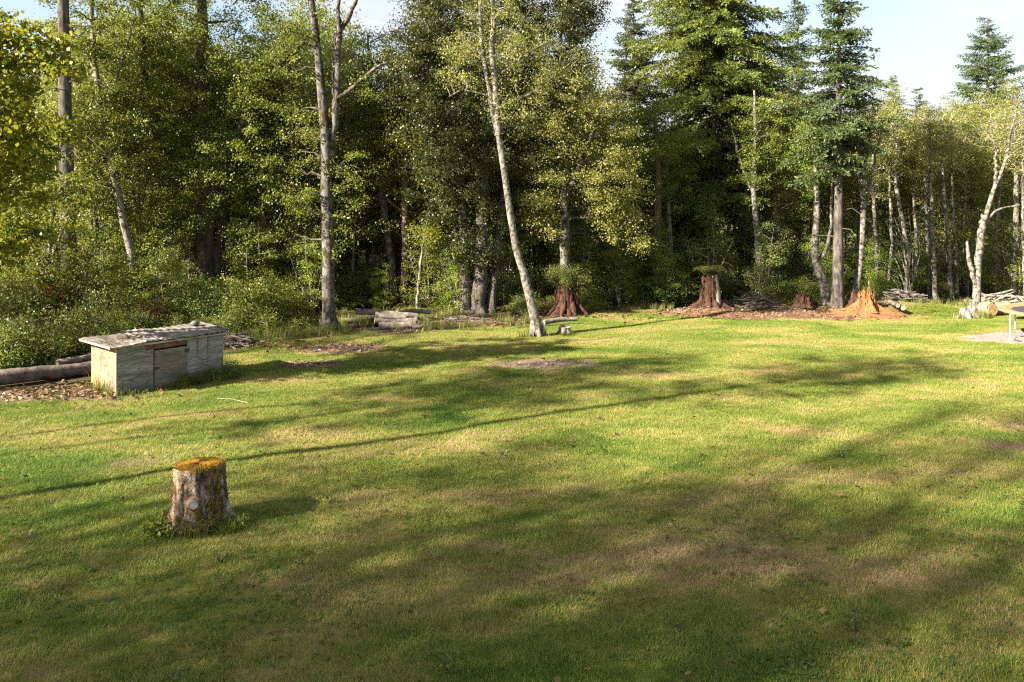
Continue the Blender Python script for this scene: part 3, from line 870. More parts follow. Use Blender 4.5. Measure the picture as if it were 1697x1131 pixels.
Y = 23.6
wood_tree('maple_tree', 'young leafy maple partly hiding the foot of the grey fir trunk',
          [stem_world([(72, 575, 9), (76, 480, 7), (84, 400, 6), (92, 300, 4), (96, 220, 2)], Y), stem_world([(80, 440, 5), (110, 370, 4), (135, 310, 2)], Y, -0.3), stem_world([(78, 470, 5), (50, 400, 4), (35, 340, 2)], Y)],
          [E(118, 330, Y, 50, 0.8, 60, 30), E(60, 350, Y, 55, 1.0, 80, 40), E(92, 440, Y, 60, 0.9, 50, 36), E(100, 245, Y, 34, 0.7, 40, 14)],
          M['bark_pale'], M['twig_dark'], M['leaf_mid'], per=40, rc=0.34, L=0.11, W=0.08)
fir_loc = g3(115, 545)
Y = fir_loc[1]
t = fir_tree('fir_tree', 'straight grey fir trunk at the left, bare far above the shed', fir_loc, 27.0, 14.0, 3.3, M['bark_fir'], M['needle'], rt=0.26,
             lean=(-0.9, 0.6), dead=14)

Y = 27.5
wood_tree('alder_tree', 'slim pale alder leaning left between the grey fir trunk and the dark forked maple',
          [stem_world([(236, 545, 13), (226, 470, 12), (210, 390, 11), (188, 290, 10), (168, 190, 9), (155, 80, 8), (148, -60, 5), (146, -160, 3)], Y),
           stem_world([(168, 190, 5), (200, 110, 4), (225, 20, 2)], Y), stem_world([(160, 120, 5), (120, 50, 4), (90, -10, 2)], Y)],
          [E(160, 60, Y, 110, 1.4, 130, 110), E(120, 230, Y, 70, 1.2, 90, 50), E(215, 200, Y, 60, 1.2, 90, 45)],
          M['bark_pale'], M['twig_dark'], M['leaf_mid'], per=62, rc=0.40, L=0.11, W=0.075)

Y = 29.3
wood_tree('maple_tree', 'big dark forked maple with dense green crown behind the shed',
          [stem_world([(342, 545, 40), (340, 470, 34), (341, 400, 33), (343, 320, 30), (340, 240, 24), (336, 120, 20), (334, -20, 15), (335, -160, 8)], Y),
           stem_world([(338, 330, 20), (300, 270, 16), (262, 220, 14), (240, 120, 10), (232, 0, 6)], Y, -0.8),
           stem_world([(342, 350, 22), (368, 280, 18), (395, 220, 14), (432, 145, 12), (480, 95, 9), (515, 62, 4)], Y, -0.5),
           stem_world([(352, 500, 18), (362, 420, 15), (378, 330, 12), (410, 250, 9), (425, 150, 5)], Y, 0.4)],
          [E(330, 60, Y, 150, 2.4, 150, 230), E(420, 150, Y, 100, 1.8, 110, 120), E(240, 170, Y, 105, 1.9, 120, 130), E(350, 300, Y, 130, 2.0, 110, 150),
           E(430, 330, Y, 60, 1.4, 90, 60), E(270, 390, Y, 90, 1.6, 70, 80), E(410, 450, Y, 55, 1.0, 50, 40), E(330, -150, Y, 190, 2.8, 110, 120)],
          M['bark_dark'], M['twig_dark'], M['leaf_mid'], per=62, rc=0.40, L=0.115, W=0.075)

Y = 25.2
wood_tree('alder_tree', 'mossy grey forked tree, nearly bare, standing left of the stacked logs',
          [stem_world([(546, 552, 29), (545, 520, 23), (544, 450, 21), (542, 350, 20), (541, 260, 18), (536, 190, 15), (527, 90, 13), (514, -20, 11), (505, -140, 9), (500, -220, 4)], Y, wob=0.02),
           stem_world([(546, 275, 13), (553, 220, 11), (558, 150, 10), (562, 60, 9), (575, 35, 8), (592, -5, 6), (612, -70, 3)], Y, 0.2),
           stem_world([(564, 55, 8), (560, 20, 7), (563, -30, 5), (558, -100, 2)], Y, 0.2),
           stem_world([(557, 165, 7), (585, 145, 6), (620, 115, 5), (642, 103, 3)], Y, -0.3),
           stem_world([(553, 215, 6), (552, 120, 4), (557, 50, 2)], Y, 0.2),
           stem_world([(528, 95, 6), (500, 60, 4), (470, 50, 2)], Y)],
          [E(480, 60, Y, 55, 0.9, 80, 40), E(560, -100, Y, 110, 1.4, 80, 50), E(600, 130, Y, 50, 0.8, 40, 14), E(510, 210, Y, 40, 0.8, 60, 16), E(575, 300, Y, 45, 0.9, 70, 26), E(500, 330, Y, 45, 0.8, 80, 26), E(555, 400, Y, 45, 0.8, 50, 14)],
          M['bark_mossy'], M['twig_dark'], M['leaf_mid'], per=26, rc=0.34, L=0.10, W=0.07, twigs=40, sides=12)

Y = 29.5
wood_tree('bay_tree', 'tall dark evergreen with three trunks at the middle of the wood edge',
          [stem_world([(793, 522, 25), (797, 440, 21), (800, 350, 19), (804, 220, 15), (806, 60, 13), (808, -120, 7)], Y),
           stem_world([(772, 520, 21), (770, 440, 17), (766, 330, 15), (764, 200, 12), (758, 40, 9), (750, -90, 4)], Y, 0.3),
           stem_world([(814, 522, 17), (822, 430, 14), (834, 330, 15), (850, 200, 11), (880, 60, 6)], Y, 0.8)],
          [E(700, 110, Y, 72, 1.7, 150, 190), E(790, 60, Y, 110, 2.2, 170, 300), E(905, 50, Y, 80, 1.8, 130, 190), E(960, 20, Y, 45, 1.2, 70, 50),
           E(790, 270, Y, 100, 1.8, 110, 190), E(730, 300, Y, 60, 1.3, 80, 60), E(880, 220, Y, 75, 1.5, 100, 100), E(790, 400, Y, 70, 1.2, 60, 50), E(800, -130, Y, 160, 2.4, 90, 110)],
          M['bark_fir'], M['twig_dark'], M['leaf_bay'], per=64, rc=0.42, L=0.12, W=0.072, sides=11)

Y = 24.2
wood_tree('birch_tree', 'leaning silver-barked tree with thin olive crown before the dark evergreen',
          [stem_world([(891, 557, 23), (884, 520, 17), (872, 470, 14), (858, 420, 13), (846, 360, 12), (838, 300, 11), (828, 235, 10), (818, 190, 8), (806, 120, 8), (797, 60, 6), (794, -30, 4)], Y, wob=0.012),
           stem_world([(826, 225, 11), (822, 150, 10), (815, 80, 9), (818, 20, 7), (808, -60, 4), (800, -160, 2)], Y, -0.3, wob=0.02),
           stem_world([(822, 130, 5), (860, 100, 4), (905, 70, 2)], Y, -0.4), stem_world([(820, 170, 5), (870, 160, 4), (930, 120, 2)], Y, 0.4),
           stem_world([(812, 160, 4), (770, 150, 3), (745, 160, 2)], Y)],
          [E(815, 60, Y, 75, 1.3, 85, 70), E(885, 110, Y, 80, 1.3, 70, 55), E(765, 120, Y, 45, 1.0, 60, 28), E(830, -70, Y, 100, 1.4, 60, 50), E(850, 180, Y, 55, 1.0, 28, 24)],
          M['bark_birch'], M['twig_pale'], M['leaf_olive'], per=34, rc=0.34, L=0.085, W=0.055, twigs=110, twl=0.5, sides=12)

Y = 29.0
wood_tree('maple_tree', 'olive-crowned tree with brown mossy trunk rising behind the shrub-topped stump',
          [stem_world([(938, 505, 19), (936, 420, 18), (934, 330, 16), (930, 230, 12), (928, 120, 8), (930, 20, 3)], Y),
           stem_world([(936, 330, 9), (970, 250, 7), (1000, 170, 4)], Y, -0.5), stem_world([(934, 300, 8), (900, 230, 6), (880, 170, 3)], Y, -0.4)],
          [E(940, 190, Y, 85, 1.3, 90, 120), E(1005, 260, Y, 65, 1.2, 110, 100), E(905, 320, Y, 45, 1.0, 80, 50), E(1030, 360, Y, 45, 1.0, 70, 40)],
          M['bark_mossy'], M['twig_dark'], M['leaf_olive'], per=62, rc=0.42, L=0.11, W=0.07)

# firs
Yf = 36.5
fx = PX(1188, 300, Yf)
fir_tree('fir_tree', 'largest fir with drooping boughs, standing behind the fern-topped stump', (fx[0], Yf, float(gz(fx[0], Yf))), 27.0, 1.5, 4.5, M['bark_fir'], M['needle'], rt=0.42,
         droop=0.30, shape=0.60, dens=1.15, gap=0.25, asym=-0.10, lower=0.62, dead=16)
fx = PX(1050, 300, 40.0)
fir_tree('fir_tree', 'paler fir just left behind the largest fir', (fx[0], 40.0, float(gz(fx[0], 40.0))), 15.2, 3.0, 3.0, M['bark_fir'], M['needle_blue'], rt=0.25, droop=0.2, shape=0.7, gap=0.30)
Yf = 29.6
fx = PX(1388, 500, Yf)
fir_tree('fir_tree', 'fir with tall bare straight trunk left of the pointed orange stump', (fx[0], Yf, float(gz(fx[0], Yf))), 13.2, 5.4, 2.35, M['bark_fir'], M['needle_blue'], rt=0.21, lean=(0.12, 0.1),
         droop=0.24, shape=0.75, gap=0.22, lower=0.62, dead=12)
fx = PX(1322, 300, 44.0)
fir_tree('fir_tree', 'slender fir just left behind the bare-trunked fir', (fx[0], 44.0, float(gz(fx[0], 44.0))), 16.6, 3.0, 2.2, M['bark_fir'], M['needle_blue'], rt=0.22, shape=0.75, gap=0.32)
fx = PX(1637, 180, 58.0)
fir_tree('fir_tree', 'lone open fir rising above the alders at the far right', (fx[0], 58.0, float(gz(fx[0], 58.0))), 18.2, 4.0, 3.7, M['bark_fir'], M['needle_blue'], rt=0.3, shape=0.60, gap=0.40, droop=0.10, dens=1.0)
fx = PX(1480, 180, 62.0)
fir_tree('fir_tree', 'small yellow-green fir top peeping over the alders, left of the lone fir', (fx[0], 62.0, float(gz(fx[0], 62.0))), 14.2, 5.0, 2.3, M['bark_fir'], M['needle'], rt=0.2, gap=0.35)
fx = PX(1523, 180, 62.0)
fir_tree('fir_tree', 'smallest dark fir top beside the lone fir', (fx[0], 62.0, float(gz(fx[0], 62.0))), 13.2, 5.0, 1.9, M['bark_fir'], M['needle_blue'], rt=0.18, gap=0.35)
fx = PX(1720, 180, 60.0)
fir_tree('fir_tree', 'fir cut by the right edge, beside the lone fir', (fx[0], 60.0, float(gz(fx[0], 60.0))), 15.5, 5.0, 2.6, M['bark_fir'], M['needle_blue'], rt=0.2, gap=0.35)

# pale trees of the right half, one by one
Y = 30.0
wood_tree('alder_tree', 'slender white-barked tree leaning from behind the pointed orange stump',
          [stem_world([(1414, 515, 15), (1420, 470, 12), (1426, 420, 10), (1430, 350, 9), (1429, 270, 8), (1425, 210, 5), (1422, 160, 2)], Y, wob=0.015),
           stem_world([(1429, 330, 5), (1418, 270, 4), (1408, 215, 2)], Y), stem_world([(1430, 360, 5), (1445, 290, 4), (1462, 210, 2)], Y, 0.4),
           stem_world([(1429, 300, 4), (1440, 240, 3), (1446, 190, 2)], Y, -0.3)],
          [E(1428, 225, Y, 48, 1.1, 55, 60), E(1440, 290, Y, 45, 1.0, 50, 30)],
          M['bark_birch'], M['twig_pale'], M['leaf_olive'], per=16, rc=0.30, L=0.085, W=0.055, twigs=110, twl=0.6, sides=10)
Y = 29.4
wood_tree('alder_tree', 'pale forked tree with flared mossy foot beside the cut logs at right',
          [stem_world([(1616, 528, 17), (1619, 480, 12), (1623, 420, 10), (1632, 370, 8.5), (1645, 320, 7), (1665, 270, 5), (1675, 220, 4), (1690, 160, 2)], Y, wob=0.015),
           stem_world([(1621, 440, 12), (1625, 400, 12), (1630, 365, 11), (1631, 355, 9)], Y, -0.15, n=14),
           stem_world([(1616, 470, 8), (1606, 430, 7), (1603, 400, 4)], Y, n=14), stem_world([(1650, 310, 6), (1650, 260, 4), (1640, 200, 2)], Y),
           stem_world([(1630, 380, 5), (1650, 350, 4), (1690, 340, 2)], Y)],
          [E(1670, 220, Y, 55, 1.0, 55, 45)],
          M['bark_birch'], M['twig_pale'], M['leaf_olive'], per=12, rc=0.3, L=0.085, W=0.055, twigs=100, twl=0.6, sides=12)
Y = 33.5
wood_tree('alder_tree', 'thin straight white trunk rising behind the pale brush pile',
          [stem_world([(1676, 500, 10), (1682, 420, 9), (1684, 330, 8), (1683, 250, 5), (1680, 190, 2)], Y, wob=0.015), stem_world([(1684, 330, 4), (1700, 270, 3), (1705, 220, 2)], Y)],
          [E(1690, 225, Y, 55, 1.1, 50, 60)], M['bark_birch'], M['twig_pale'], M['leaf_olive'], per=24, rc=0.34, L=0.09, W=0.06, twigs=60)
Y = 32.0
wood_tree('alder_tree', 'white-spotted slim trunk with rust-red foot right of the largest fir',
          [stem_world([(1262, 512, 13), (1259, 450, 11), (1254, 380, 10), (1249, 300, 8), (1252, 220, 6), (1250, 150, 3)], Y, wob=0.02), stem_world([(1252, 330, 5), (1225, 260, 4), (1210, 200, 2)], Y)],
          [E(1255, 250, Y, 60, 1.3, 90, 80)], M['bark_birch'], M['twig_dark'], M['leaf_mid'], per=42, rc=0.38, L=0.10, W=0.065, twigs=20)
Y = 30.6
wood_tree('alder_tree', 'crooked dark-and-white trunk close left of the bare-trunked fir',
          [stem_world([(1369, 520, 19), (1368, 480, 16), (1360, 455, 14), (1350, 420, 12), (1354, 350, 10), (1350, 270, 7), (1345, 200, 3)], Y, wob=0.02), stem_world([(1356, 440, 8), (1375, 390, 6), (1378, 320, 4), (1380, 260, 2)], Y, 0.4)],
          [E(1350, 260, Y, 50, 1.2, 70, 60)], M['bark_birch'], M['twig_dark'], M['leaf_mid'], per=36, rc=0.36, L=0.10, W=0.065, twigs=20)
pale = [(1456, 498, 9, 1450, 33.5, 'left of the dark brush pile'), (1502, 492, 11, 1488, 34.0, 'behind the dark brush pile'), (1538, 497, 8, 1530, 34.5, 'over the left end of the grassy mound'),
        (1552, 500, 10, 1540, 33.0, 'over the middle of the grassy mound'), (1577, 497, 9, 1562, 34.0, 'right part of the grassy mound'), (1596, 490, 8, 1600, 36.0, 'just left of the pale forked tree'),
        (1470, 494, 7, 1478, 35.0, 'left of the dark brush pile, nearer the orange stump'), (1520, 494, 7, 1512, 35.5, 'between the dark brush pile and the grassy mound'), (1588, 492, 7, 1575, 34.5, 'left of the pale forked tree'), (1650, 496, 7, 1662, 34.0, 'right of the pale forked tree'), (1700, 500, 8, 1697, 32.5, 'at the right edge beyond the trampoline')]
for (px, py, w, tx, Y, where) in pale:
    wood_tree('alder_tree', 'thin whitish alder trunk ' + where,
              [stem_world([(px, py + 14, w * 0.8), (px + (tx - px) * 0.35 + rng.uniform(-5, 5), 400, w * 0.7), (tx + rng.uniform(-4, 4), 300, w * 0.5), (tx, 200, 2)], Y, wob=0.03)],
              [E(tx, 235, Y, 40, 1.0, 60, 55)], M['bark_birch'], M['twig_pale'], M['leaf_olive'], per=34, rc=0.34, L=0.09, W=0.06, twigs=40, sides=8)

# trunks one can pick out in the middle and left of the wood
mids = [('alder_tree', 'dark mossy trunk leaning left behind the log stack', [(655, 500, 15), (648, 430, 13), (636, 350, 12), (626, 270, 10), (615, 150, 6), (610, 60, 3)], 31.5, 'bark_mossy', 'leaf_mid', [(610, 150, 60, 110, 90), (590, 280, 60, 60, 50)]),
        ('alder_tree', 'upright trunk coloured as if amber-lit, right of the leaning trunk behind the log stack', [(669, 500, 13), (671, 430, 12), (672, 350, 11), (670, 250, 8), (666, 170, 4)], 31.0, 'bark_tan', 'leaf_yellow', [(660, 240, 60, 80, 60)]),  # orange light on this trunk is put into its bark colour
        ('alder_tree', 'pale thin leaning sapling with yellow leaves behind the log stack', [(692, 500, 6), (697, 440, 5), (704, 390, 4), (712, 350, 2)], 29.5, 'bark_pale', 'leaf_yellow', [(708, 385, 28, 28, 16)]),
        ('alder_tree', 'tan upright trunk left of the fern-topped stump', [(1089, 508, 14), (1088, 440, 14), (1089, 380, 13), (1090, 280, 9), (1085, 180, 4)], 33.0, 'bark_tan', 'leaf_mid', [(1085, 250, 60, 90, 80), (1060, 400, 50, 50, 40)]),
        ('alder_tree', 'thin grey trunk between the tan trunk and the fern-topped stump', [(1114, 506, 9), (1112, 430, 8), (1108, 340, 7), (1104, 250, 4)], 34.0, 'bark_pale', 'leaf_mid', [(1110, 300, 50, 80, 50)]),
        ('alder_tree', 'pale slim trunk between the triple-trunked evergreen and the leaning silver tree', [(842, 512, 10), (836, 450, 9), (828, 410, 8), (824, 330, 6), (820, 260, 3)], 31.0, 'bark_pale', 'leaf_mid', [(826, 340, 40, 60, 36)]),
        ('alder_tree', 'dark trunk leaning left, between the forked maple and the mossy forked tree', [(462, 520, 14), (450, 450, 13), (440, 390, 11), (428, 300, 9), (420, 200, 4)], 29.5, 'bark_tan', 'leaf_mid', [(430, 260, 70, 110, 90), (480, 380, 50, 60, 40)]),
        ('alder_tree', 'grey slim trunk just left of the mossy forked tree', [(505, 520, 9), (500, 430, 8), (492, 340, 7), (488, 220, 4)], 30.5, 'bark_pale', 'leaf_mid', [(490, 230, 60, 100, 80)]),
        ('alder_tree', 'forked trunk right of the largest fir, near the bare-trunked fir', [(1294, 512, 10), (1290, 430, 9), (1284, 330, 8), (1280, 230, 4)], 34.0, 'bark_dark', 'leaf_olive', [(1290, 230, 55, 80, 80), (1310, 330, 40, 60, 40)]),
        ('alder_tree', 'thin dark trunk under the grey fir at the left', [(165, 540, 10), (160, 450, 9), (158, 350, 7), (150, 250, 4)], 28.0, 'bark_dark', 'leaf_mid', [(150, 330, 60, 90, 70), (60, 380, 70, 60, 50)])]
for (nm, lab, st, Y, bk, lf, es) in mids:
    wood_tree(nm, lab, [stem_world(st, Y, wob=0.03)], [E(x, y, Y, rx, 1.2, rz, int(n)) for (x, y, rx, rz, n) in es], M[bk], M['twig_dark'], M[lf], per=52, rc=0.38, L=0.10, W=0.068, twigs=15, sides=8)

# arching bare branches in front of the pale alders (a leafless shrub)
t = thing('bare_shrub', 'leafless shrub of long arching grey-tan branches behind the dark brush pile', 'shrub', g3(1505, 497))
mb = MB()
base = np.array(g3(1505, 497))
for (tx, ty) in [(1440, 408), (1455, 392), (1470, 372), (1482, 360), (1492, 350), (1505, 345), (1448, 430), (1438, 445), (1520, 372), (1535, 380), (1478, 395), (1500, 390)]:
    yy = base[1] + rng.uniform(-0.6, 0.6)
    tip = PX(tx, ty, yy) - base
    mid = tip * 0.5 + np.array([0.12, 0, 0.35]) + rng.normal(size=3) * 0.06
    P = spline(np.array([(rng.uniform(-0.2, 0.25), rng.uniform(-0.2, 0.2), -0.05), mid, tip]), 9)
    tube(mb, P, np.linspace(0.026, 0.006, 9), 5)
    for k in range(5):
        a = P[rng.integers(3, 8)]
        q = a + rng.normal(size=3) * 0.30 + (-0.15, 0, 0.15)
        tube(mb, np.array([a, (a + q) / 2 + rng.normal(size=3) * 0.03, q]), [0.010, 0.007, 0.004], 3)
mb.build('branches', M['twig_pale'], t)

# ------------------------------------------------------------------ the wood behind: a few kinds, copied tree by tree
def free_stem(H, r, lean, bend, n=16, start=(0, 0, 0)):
    s = np.linspace(0, 1, n)
    ph = rng.uniform(0, 6, 2)
    x = start[0] + lean[0] * s * H + bend * np.sin(2.2 * s + ph[0]) * s
    y = start[1] + lean[1] * s * H + bend * np.sin(2.6 * s + ph[1]) * s
    return np.column_stack([x, y, start[2] + s * H, r * (1 - s) ** 0.8 + 0.008])

far_off = 400.0     # prototypes are built away from the frame and then moved to their own place
def proto(kind, k):
    if kind == 'alder':                                   # slim, pale trunk, narrow olive crown, 9 m
        H = 9.0
        st = [free_stem(H * 0.95, 0.044, (rng.uniform(-0.05, 0.05), 0), 0.35)]
        for j in range(3):
            z = rng.uniform(2.5, 5.0); a = rng.uniform(0, 6.28)
            b = st[0][np.argmin(abs(st[0][:, 2] - z))]
            st.append(free_stem(3.6, 0.04, (0.22 * math.cos(a), 0.22 * math.sin(a)), 0.2, 9, b[:3]))
        el = [((0.1, 0, 7.0), (1.5, 1.5, 2.2), 95), ((0, 0, 4.8), (1.7, 1.7, 1.5), 50), ((0.2, 0, 3.0), (1.2, 1.2, 0.9), 12)]
        args = (M['bark_birch'], M['twig_pale'], M['leaf_olive']); kw = dict(per=60, rc=0.50, L=0.095, W=0.062, twigs=80)
    elif kind == 'green':                                 # broad leafy maple, 13 m
        H = 12.5
        st = [free_stem(H * 0.9, 0.15, (rng.uniform(-0.04, 0.04), 0), 0.5)]
        for j in range(4):
            z = rng.uniform(2.5, 6.5); a = rng.uniform(0, 6.28)
            b = st[0][np.argmin(abs(st[0][:, 2] - z))]
            st.append(free_stem(4.2, 0.06, (0.42 * math.cos(a), 0.42 * math.sin(a)), 0.25, 9, b[:3]))
        el = [((0, 0, 9.3), (2.3, 2.3, 3.0), 150), ((0.3, 0, 5.8), (2.6, 2.6, 2.0), 95), ((0, 0, 3.2), (2.1, 2.1, 1.2), 40)]
        args = (M['bark_mossy'], M['twig_dark'], M['leaf_mid'] if k % 2 == 0 else M['leaf_olive']); kw = dict(per=58, rc=0.50, L=0.13, W=0.085, twigs=30)
    elif kind == 'airy':                                  # tall open crown with sky between its sprays
        H = 9.0
        st = [free_stem(H * 0.95, 0.06, (rng.uniform(-0.04, 0.04), 0), 0.3)]
        for j in range(4):
            z = rng.uniform(3.5, 6.0); a = rng.uniform(0, 6.28)
            b = st[0][np.argmin(abs(st[0][:, 2] - z))]
            st.append(free_stem(2.8, 0.03, (0.40 * math.cos(a), 0.40 * math.sin(a)), 0.2, 9, b[:3]))
        el = [((0, 0, 6.6), (1.7, 1.7, 2.2), 60)]
        args = (M['bark_pale'], M['twig_pale'], M['leaf_olive']); kw = dict(per=25, rc=0.36, L=0.075, W=0.05, twigs=30)
    else:                                                 # sapling, 4.5 m, leafy to the ground
        st = [free_stem(4.2, 0.035, (rng.uniform(-0.1, 0.1), 0), 0.25)]
        for j in range(3):
            a = rng.uniform(0, 6.28)
            st.append(free_stem(3.0, 0.022, (0.30 * math.cos(a), 0.30 * math.sin(a)), 0.2, 8, (0, 0, 0.1)))
        el = [((0, 0, 3.0), (1.1, 1.1, 1.3), 36), ((0, 0, 1.3), (1.3, 1.3, 0.9), 26)]
        args = (M['bark_pale'], M['twig_pale'], [M['leaf_mid'], M['leaf_mid'], M['leaf_dark']][k % 3]); kw = dict(per=46, rc=0.36, L=0.10, W=0.07, twigs=20)
    off = np.array([far_off + 10 * k, 0, 0])
    z = float(gz(off[0], 0))
    S2 = [A + np.array([off[0], 0, z, 0]) for A in st]
    E2 = [(np.asarray(c) + off + (0, 0, z), r, n) for (c, r, n) in el]
    nm = {'alder': 'alder_tree', 'green': 'maple_tree', 'sapling': 'sapling', 'airy': 'alder_tree'}[kind]
    return wood_tree(nm, 'x', S2, E2, *args, sides=8, roots=False, **kw)

protos = {'alder': [proto('alder', k) for k in range(4)], 'green': [proto('green', k + 4) for k in range(4)], 'sapling': [proto('sapling', k + 9) for k in range(3)], 'airy': [proto('airy', k + 13) for k in range(3)]}
used = {}
def place(kind, k, x, y, sc, label, group):
    p = protos[kind][k % len(protos[kind])]
    loc = (x, y, float(gz(x, y)) - 0.05)
    rz = rng.uniform(0, 2 * PI)
    s = (sc * rng.uniform(0.92, 1.1), sc * rng.uniform(0.92, 1.1), sc * rng.uniform(0.92, 1.08))
    key = (kind, k % len(protos[kind]))
    if key not in used:
        used[key] = p
        p.location = loc; p.rotation_euler = (0, 0, rz); p.scale = s; p['label'] = label; p['group'] = group
        return p
    return dup(p, loc, rz, s, label, group)

MARKS = [(10, 'the left end of the fallen log'), (108, 'the grey fir trunk'), (165, 'the left end of the shed'), (260, 'the middle of the shed'), (342, 'the dark forked maple'),
         (392, 'the small stick pile'), (450, 'the dark leaning trunk'), (545, 'the mossy forked tree'), (600, 'the jutting top log'), (655, 'the log stack'), (712, 'the log stack end'),
         (793, 'the triple-trunked evergreen'), (866, 'the leaning silver tree'), (940, 'the shrub-topped stump'), (1089, 'the tan upright trunk'), (1178, 'the fern-topped stump'),
         (1258, 'the rust-footed slim trunk'), (1331, 'the low knotty stump'), (1388, 'the bare-trunked fir'), (1436, 'the pointed orange stump'), (1497, 'the dark brush heap'),
         (1550, 'the grassy mound'), (1620, 'the pale forked tree'), (1665, 'the pale brush pile'), (1697, 'the trampoline')]
def describe(noun, x, y, sc, scr, yr):
    """a label from the kind, its size among its like, the landmark beside it and how deep it stands"""
    px = CX + x * FPX / y
    mk = min(MARKS, key=lambda q: abs(q[0] - px)); dpx = px - mk[0]
    side = 'behind' if abs(dpx) < 12 else ('just left of' if dpx < 0 else 'just right of') if abs(dpx) < 38 else ('left of' if dpx < 0 else 'right of')
    f = (sc - scr[0]) / max(1e-6, scr[1] - scr[0])
    size = 'small ' if f < 0.33 else ('' if f < 0.67 else 'large ')
    g = (y - yr[0]) / max(1e-6, yr[1] - yr[0])
    deep = ', in front' if g < 0.33 else ('' if g < 0.67 else ', far back')
    return size + noun + ' ' + side + ' ' + mk[1] + deep

TONE = {'alder': [''] * 4, 'green': ['green-leaved ', 'olive-leaved ', 'green-leaved ', 'olive-leaved '], 'sapling': ['green-leaved ', 'green-leaved ', 'dark-leaved ']}
def zone(kind, n, pxr, yr, scr, label, group, tries=60, mind=1.3, seen=[]):
    c = 0; k = int(rng.integers(0, 9))
    for _ in range(n * tries):
        if c >= n: break
        y = rng.uniform(*yr); px = rng.uniform(*pxr); x = (px - CX) * y / FPX
        if any((x - a)**2 + (y - b)**2 < mind**2 for a, b in seen):
            continue
        seen.append((x, y)); k += 1
        sc_ = rng.uniform(*scr)
        tone = TONE[kind][k % len(protos[kind])]
        place(kind, k, x, y, sc_, describe(tone + label, x, y, sc_, scr, yr), group); c += 1

zone('alder', 38, (1240, 1820), (36.5, 49), (0.92, 1.08), 'slim olive-crowned alder', 'slim alders in the thicket at the right')
zone('green', 14, (860, 1260), (41, 52), (0.66, 0.88), 'leafy tree', 'leafy trees behind the firs')
zone('green', 15, (520, 880), (34, 50), (0.72, 0.9), 'leafy tree', 'leafy trees deep in the middle of the wood')
zone('green', 24, (-120, 540), (32.5, 48), (0.9, 1.2), 'leafy tree', 'leafy trees deep in the wood at the left')
zone('alder', 13, (140, 540), (28, 36), (1.05, 1.45), 'slim pale-trunked alder', 'slim alders in the wood at the left')
zone('alder', 13, (560, 960), (31.5, 39), (1.0, 1.35), 'slim pale-trunked alder', 'slim alders in the middle of the wood')
zone('sapling', 12, (-100, 300), (24, 31), (0.5, 0.9), 'sapling', 'saplings in the left undergrowth')
zone('sapling', 12, (390, 540), (28.5, 33), (0.5, 0.9), 'sapling', 'saplings in the left undergrowth')
zone('sapling', 10, (970, 1390), (30.8, 33.5), (0.5, 0.95), 'sapling', 'saplings in the middle undergrowth')
zone('sapling', 4, (590, 760), (29.5, 32), (0.5, 0.8), 'sapling', 'saplings in the middle undergrowth')
zone('sapling', 22, (560, 1120), (31, 38), (0.7, 1.1), 'sapling', 'saplings in the middle undergrowth')
zone('sapling', 24, (1120, 1780), (33.5, 40), (0.6, 0.95), 'sapling', 'saplings in the right undergrowth')
# trees left of the lawn, whose shade falls across it
for (x, y, k, sc) in [(-14.5, -3.2, 0, 0.8), (-17, -9.5, 1, 1.2), (-25, 16, 0, 0.85), (-29.5, 14, 3, 0.95), (-26.5, 21, 2, 0.85)]:
    place('green', k, x, y, sc, 'leafy tree left of the lawn whose shade lies on the grass', 'trees left of the lawn')
for (x, y, k, sc) in [(-18, -1.8, 3, 1.5), (-14.5, -4.4, 1, 1.3), (-21.5, -3.8, 2, 2.1), (-26, -6.6, 0, 2.4), (-12.0, -6.5, 0, 1.3), (-31, -9, 3, 2.8), (-28, -4.5, 1, 2.5), (-35, -11, 2, 3.0), (-23.5, -5.6, 0, 2.3), (-33, -6.5, 0, 2.9), (-27.5, -8.6, 1, 3.2), (-22, -6.4, 2, 2.7), (-34, -12, 0, 3.6)]:
    place('airy', k, x, y, sc, 'airy tree left of the lawn whose broken shade lies on the grass', 'airy trees left of the lawn')
for (x, y, H, zc, rx, tr_) in [(-14.0, 7.0, 19.0, 15.0, 1.9, 0.13), (-18.5, 8.6, 18.0, 13.4, 1.9, 0.06), (-22.5, 5.0, 20.0, 15.0, 2.2, 0.07), (-26, 13.0, 19.0, 14.0, 2.2, 0.06)]:
    A = free_stem(H, tr_, (rng.uniform(-0.01, 0.01), 0), 0.1, 20) + np.array([x, y, float(gz(x, y)), 0])
    wood_tree('alder_tree', 'tall bare-stemmed tree left of the lawn shading the grass with its high crown', [A],
              [((x, y, zc), (rx, rx, 2.6), 90), ((x + 0.4, y, zc - 3), (rx * 0.8, rx * 0.8, 0.8), 14)], M['bark_pale'], M['twig_pale'], M['leaf_olive'], per=46, rc=0.45, L=0.12, W=0.08,
              group='tall trees left of the lawn')

# unbroken foliage deep in the wood
mb = MB()
n = 52000
x = rng.uniform(-48, 60, n); y = rng.uniform(42, 60, n)
ht = 6.3 + 1.6 * np.sin(0.31 * x + 1.1) + 1.0 * np.sin(0.83 * x) + np.where(x < -2, 3.0, 0) + 1.0 * np.sin(0.5 * y)
z = gz(x, y) + rng.random(n) ** 0.8 * ht
cl = np.sin(1.1 * x + 0.7 * z) * np.sin(0.9 * y - 0.8 * z + 0.4 * x)
keep = cl + rng.normal(size=n) * 0.5 > -0.35
leaf_quads(mb, np.column_stack([x, y, z])[keep], 0.36, 0.24, np.clip(0.5 + 0.3 * cl + 0.2 * rng.normal(size=n), 0, 1)[keep])
tag(mb.build('far_thicket', M['leaf_mid']), 'mass of leaves deep in the wood behind the trunks', 'thicket', kind='stuff')

